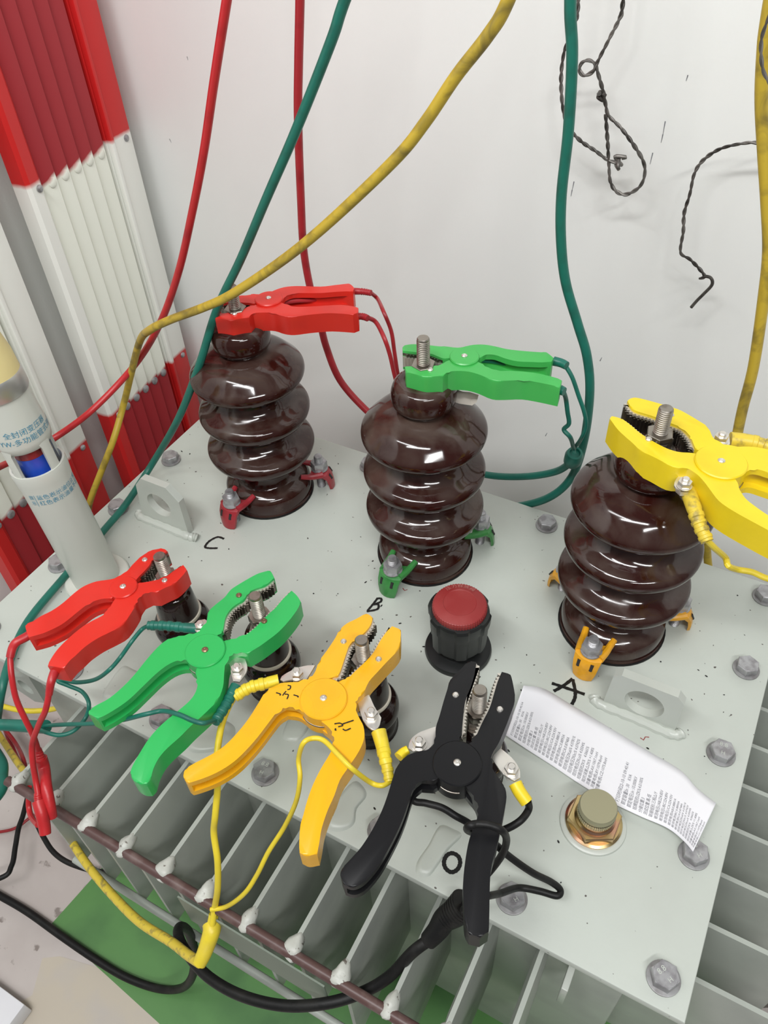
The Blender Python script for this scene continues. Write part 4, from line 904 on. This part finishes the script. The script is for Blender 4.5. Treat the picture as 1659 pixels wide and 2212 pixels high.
for k in range(8):
    f = k / 7; p = U(1003 - 40 * f, 1955 + 30 * f, 0.008 - 0.016 * f); q = U(963 - 20, 1985 + 20, -0.02)
    ax = (q - U(1003, 1955, 0.008)).normalized(); bm = BM(); rr = 0.0132 - 0.0006 * k
    lathe(bm, [(rr - 0.002, -0.0012), (rr, -0.0007), (rr, 0.0007), (rr - 0.002, 0.0012)], p, ax, 28); adopt(new_obj('rib', bm, 'blkrub'), L_)
cable('wire', 0, 0, 0, 'blkrub', 0.0050, 'z-.03 930,2028 z-.04 890,2058 z-.07 840,2110 z-.085 780,2145 z-.09 700,2168 z-.10 610,2172 z-.11 520,2150 z-.12 450,2110 z-.13 405,2060 z-.14 385,2020 z-.17 390,2002 z-.22 408,2015 z-.28 420,2060 z-.34 415,2110 z-.40 390,2135 z-.43 340,2135 z-.435 270,2110 200,2068 130,2020 60,1970 0,1935 -120,1870 -300,1800', 10, 16, L_)
cable('cable', 'thin black cable running down past the red plugs to the left edge', 'cable', None, 'blkrub', 0.0036, 'z-.40 62,1712 50,1760 40,1790 33,1830 25,1870 0,1897 -120,1925 -240,1930', 8, 12)
cable('cable', 'thin black cable curving from under the red plugs to the fins', 'cable', None, 'blkrub', 0.0036, 'z-.38 80,1780 95,1810 115,1840 145,1862 190,1878 230,1885', 8, 12)
cable('hose', 'grey hose arcing over the floor at the lower right corner', 'hose', None, 'wire', 0.010, 'z-.43 1515,2240 1545,2200 1590,2170 1640,2157 1720,2160 1850,2200 1950,2300', 8, 14)

# --- bare wires hanging on the wall
def twisted(label, spec, r, n=10):
    P_ = path(spec, n); root = lead(label); root.name = 'bare_wire'
    L2 = [0]
    for a, b in zip(P_, P_[1:]): L2.append(L2[-1] + (b - a).length)
    bm = BM()
    # fine resample
    Q = []; s = 0; i = 0
    while s < L2[-1]:
        while L2[i + 1] < s: i += 1
        Q.append(P_[i].lerp(P_[i + 1], (s - L2[i]) / max(1e-9, L2[i + 1] - L2[i]))); s += 0.0011
    for st in (0, PI):
        pts = []; nr = None
        for k, p in enumerate(Q):
            t = (Q[min(k + 1, len(Q) - 1)] - Q[max(k - 1, 0)]).normalized(); 
            if nr is None: nr = t.orthogonal().normalized()
            nr = (nr - t * nr.dot(t)).normalized(); b = t.cross(nr); a = k * 0.38 + 0.6 * math.sin(k * 0.05) + st
            pts.append(p + (nr * math.cos(a) + b * math.sin(a)) * r * (0.45 + 0.12 * math.sin(k * 0.11)))
        tube(bm, pts, r * 0.75, 6)
    adopt(new_obj('strand', bm, 'wire'), root); return root
wr = twisted('grey twisted bare wire looped and knotted on the wall, right of the hanging teal cable', 'y.62 1390,-420 1370,-200 1345,10 1338,40 1318,80 1290,135 1280,155 1262,163 1252,152 1256,137 1270,130 1285,138 1292,160 1302,195 1308,225 1315,250 1340,275 1368,312 1390,350 1392,380 1380,405 1352,420 1330,412 1318,390 1315,350 1312,300 1308,245', 0.0017)
def knot(px, py, y, r, seed):
    rnd = random.Random(seed); bm = BM()
    c = UY(px, py, y)
    pts = [c + Vector((rnd.uniform(-1, 1), rnd.uniform(-1, 1), rnd.uniform(-1, 1))) * r for _ in range(9)]
    tube(bm, cr_smooth(pts, 5), 0.0020, 8); return bm
adopt(new_obj('knot', knot(1300, 208, .62, 0.0045, 3), 'wire'), wr)
w2 = twisted('dark twisted bare wire crossing behind the teal cable to a knotted end', 'y.62 1275,-400 1258,-180 1248,20 1240,45 1230,80 1218,115 1212,170 1216,235 1228,275 1255,305 1285,325 1312,345 1335,352', 0.0017)
adopt(new_obj('knot', knot(1338, 350, .62, 0.0055, 5), 'wire'), w2)
w3 = twisted('bare wire arching from the right edge and curling down to a hooked tip', 'y.62 1860,330 1740,296 1659,310 1620,308 1560,320 1520,345 1500,375 1490,420 1478,460 1476,500 1470,545 1490,560 1510,580 1522,597 1510,602', 0.0016)
bm = BM(); tube(bm, path('y.62 1518,596 1535,600 1538,615 1520,635 1505,650 1493,664', 6), 0.0018, 8); adopt(new_obj('wire_tip', bm, 'wire'), w3)
w4 = twisted('thin bare wire beside the olive cable at the top right edge', 'y.48 1760,-160 1690,-30 1652,60 1644,100 1648,150 1665,185', 0.0012)

#PAPER
# ------------------------------------------------------------------ printed slip and torn tag
root = thing('receipt', 'long white printed test slip lying on the lid beside the brass plug', 'paper', (0, 0, 0))
lowp = [(1092, 1588), (1140, 1620), (1190, 1652), (1250, 1692), (1310, 1728), (1380, 1762), (1440, 1788), (1475, 1815), (1497, 1840)]
upp = [(1131, 1481), (1175, 1488), (1230, 1520), (1290, 1556), (1350, 1592), (1410, 1628), (1470, 1664), (1505, 1702), (1547, 1735)]
lz = [.010, .007, .005, .006, .008, .009, .011, .013, .016]; uz = [.020, .008, .003, .003, .004, .004, .006, .010, .012]
LO = cr_smooth([U(p[0], p[1], z) for p, z in zip(lowp, lz)], 8); UP = cr_smooth([U(p[0], p[1], z) for p, z in zip(upp, uz)], 8)
def surf(u, v, lift=0.0):
    f = max(0, min(0.9999, u)) * (len(LO) - 1); i = int(f); k = f - i
    a = LO[i].lerp(LO[i + 1], k); b = UP[i].lerp(UP[i + 1], k); p = a.lerp(b, v)
    p.z += lift + 0.0012 * math.sin(v * PI) * math.sin(u * 9); return p
def sheet(du):
    bm = BM(); nu, nv = 64, 8
    G = [[bm.verts.new(surf(i / nu, j / nv, du)) for j in range(nv + 1)] for i in range(nu + 1)]
    for i in range(nu):
        for j in range(nv): bm.faces.new((G[i][j], G[i + 1][j], G[i + 1][j + 1], G[i][j + 1]))
    return bm
pap = new_obj('paper_strip', sheet(0), 'paper'); adopt(pap, root)
md = pap.modifiers.new('thickness', 'SOLIDIFY'); md.thickness = 0.00015; md.offset = -1
rows = ['打印时间22-10-10 09:45:54', '额定容量Sn :30    KVA', '额定电压Un :10.000KV', '铭牌阻抗UZK%:4.0100%', '分接位置:3', '测试位置:高-低', '联接组别:三相△/Y', '被测电压UAB:224.85V', '被测电压UBC:224.89V', '被测电压UCA:224.93V',
        '被测电流IAB:0.8881A', '被测电流IBC:0.8893A', '被测电流ICA:0.8748A', '阻抗电压ZKab% 4.0781%', '阻抗电压ZKbc% 4.0742%', '阻抗电压ZKca% 4.0504%', '短路阻抗ZK%   4.0665%', '阻抗误差△ZK% +1.408%', '测量电感LAX:1067.1mH', '测量电感LBY:1079.8mH', '测量电感LCZ:1075.8mH']
Wd = (LO[0] - UP[0]).length; Ln = sum((LO[i + 1] - LO[i]).length for i in range(len(LO) - 1))
bm = BM()
for blk, (u0, u1) in enumerate(((0.025, 0.44), (0.525, 0.965))):
    for i, s in enumerate(rows):
        if blk: s = s.replace(':45:54', ':45:41')
        u = u0 + (u1 - u0) * i / (len(rows) - 1); size = (u1 - u0) / len(rows) * 0.92
        v0 = 0.05
        nch = sum(2 if ord(ch) > 255 else 1 for ch in s); vs = 0.90 if i == 0 else 0.74
        # text units: 1 em high = size (in u); horizontally fitted by character count
        cw = 0.0315
        join(bm, text_bm(s, 1.0, lambda a_, b_, u=u, v0=v0: surf(u - b_ * size * 0.95 + size, v0 + a_ * cw * 1.75 * (0.9 if i else 1.0), 0.0004)))
adopt(new_obj('printed_text', bm, 'inkgrey', smooth=False), root)
root = thing('paper_tag', 'crumpled cream and pink paper tag tucked behind the knob of the middle bushing', 'paper', (0, 0, 0))
bm = BM(); nu = 10
A = [(975, 838), (985, 841), (1000, 846), (1015, 847), (1034, 853)]; B = [(980, 868), (992, 872), (1005, 874), (1020, 876), (1030, 868)]
G = [[bm.verts.new(UY(a[0] + (b[0] - a[0]) * j / 4, a[1] + (b[1] - a[1]) * j / 4, 0.360 + 0.002 * math.sin(i * 1.7 + j))) for j in range(5)] for i, (a, b) in enumerate(zip(A, B))]
for i in range(4):
    for j in range(4): bm.faces.new((G[i][j], G[i + 1][j], G[i + 1][j + 1], G[i][j + 1]))
o = new_obj('crumpled_paper', bm, vary(principled('pinkish_paper', (0.78, 0.72, 0.63), 0.6), (0.66, 0.34, 0.32), 90, 0.62, 0.72)); adopt(o, root)
# low carton at the bottom left corner of the floor
bm = BM(); c0 = U(-30, 2190, FLOOR + 0.03); box(bm, (c0.x - 0.14, c0.y - 0.10, FLOOR + 0.001), (c0.x + 0.035, c0.y + 0.03, FLOOR + 0.03), 0.0015)
o = new_obj('carton', bm, 'paper'); tag(o, 'corner of a flat white carton on the floor, bottom left', 'box')
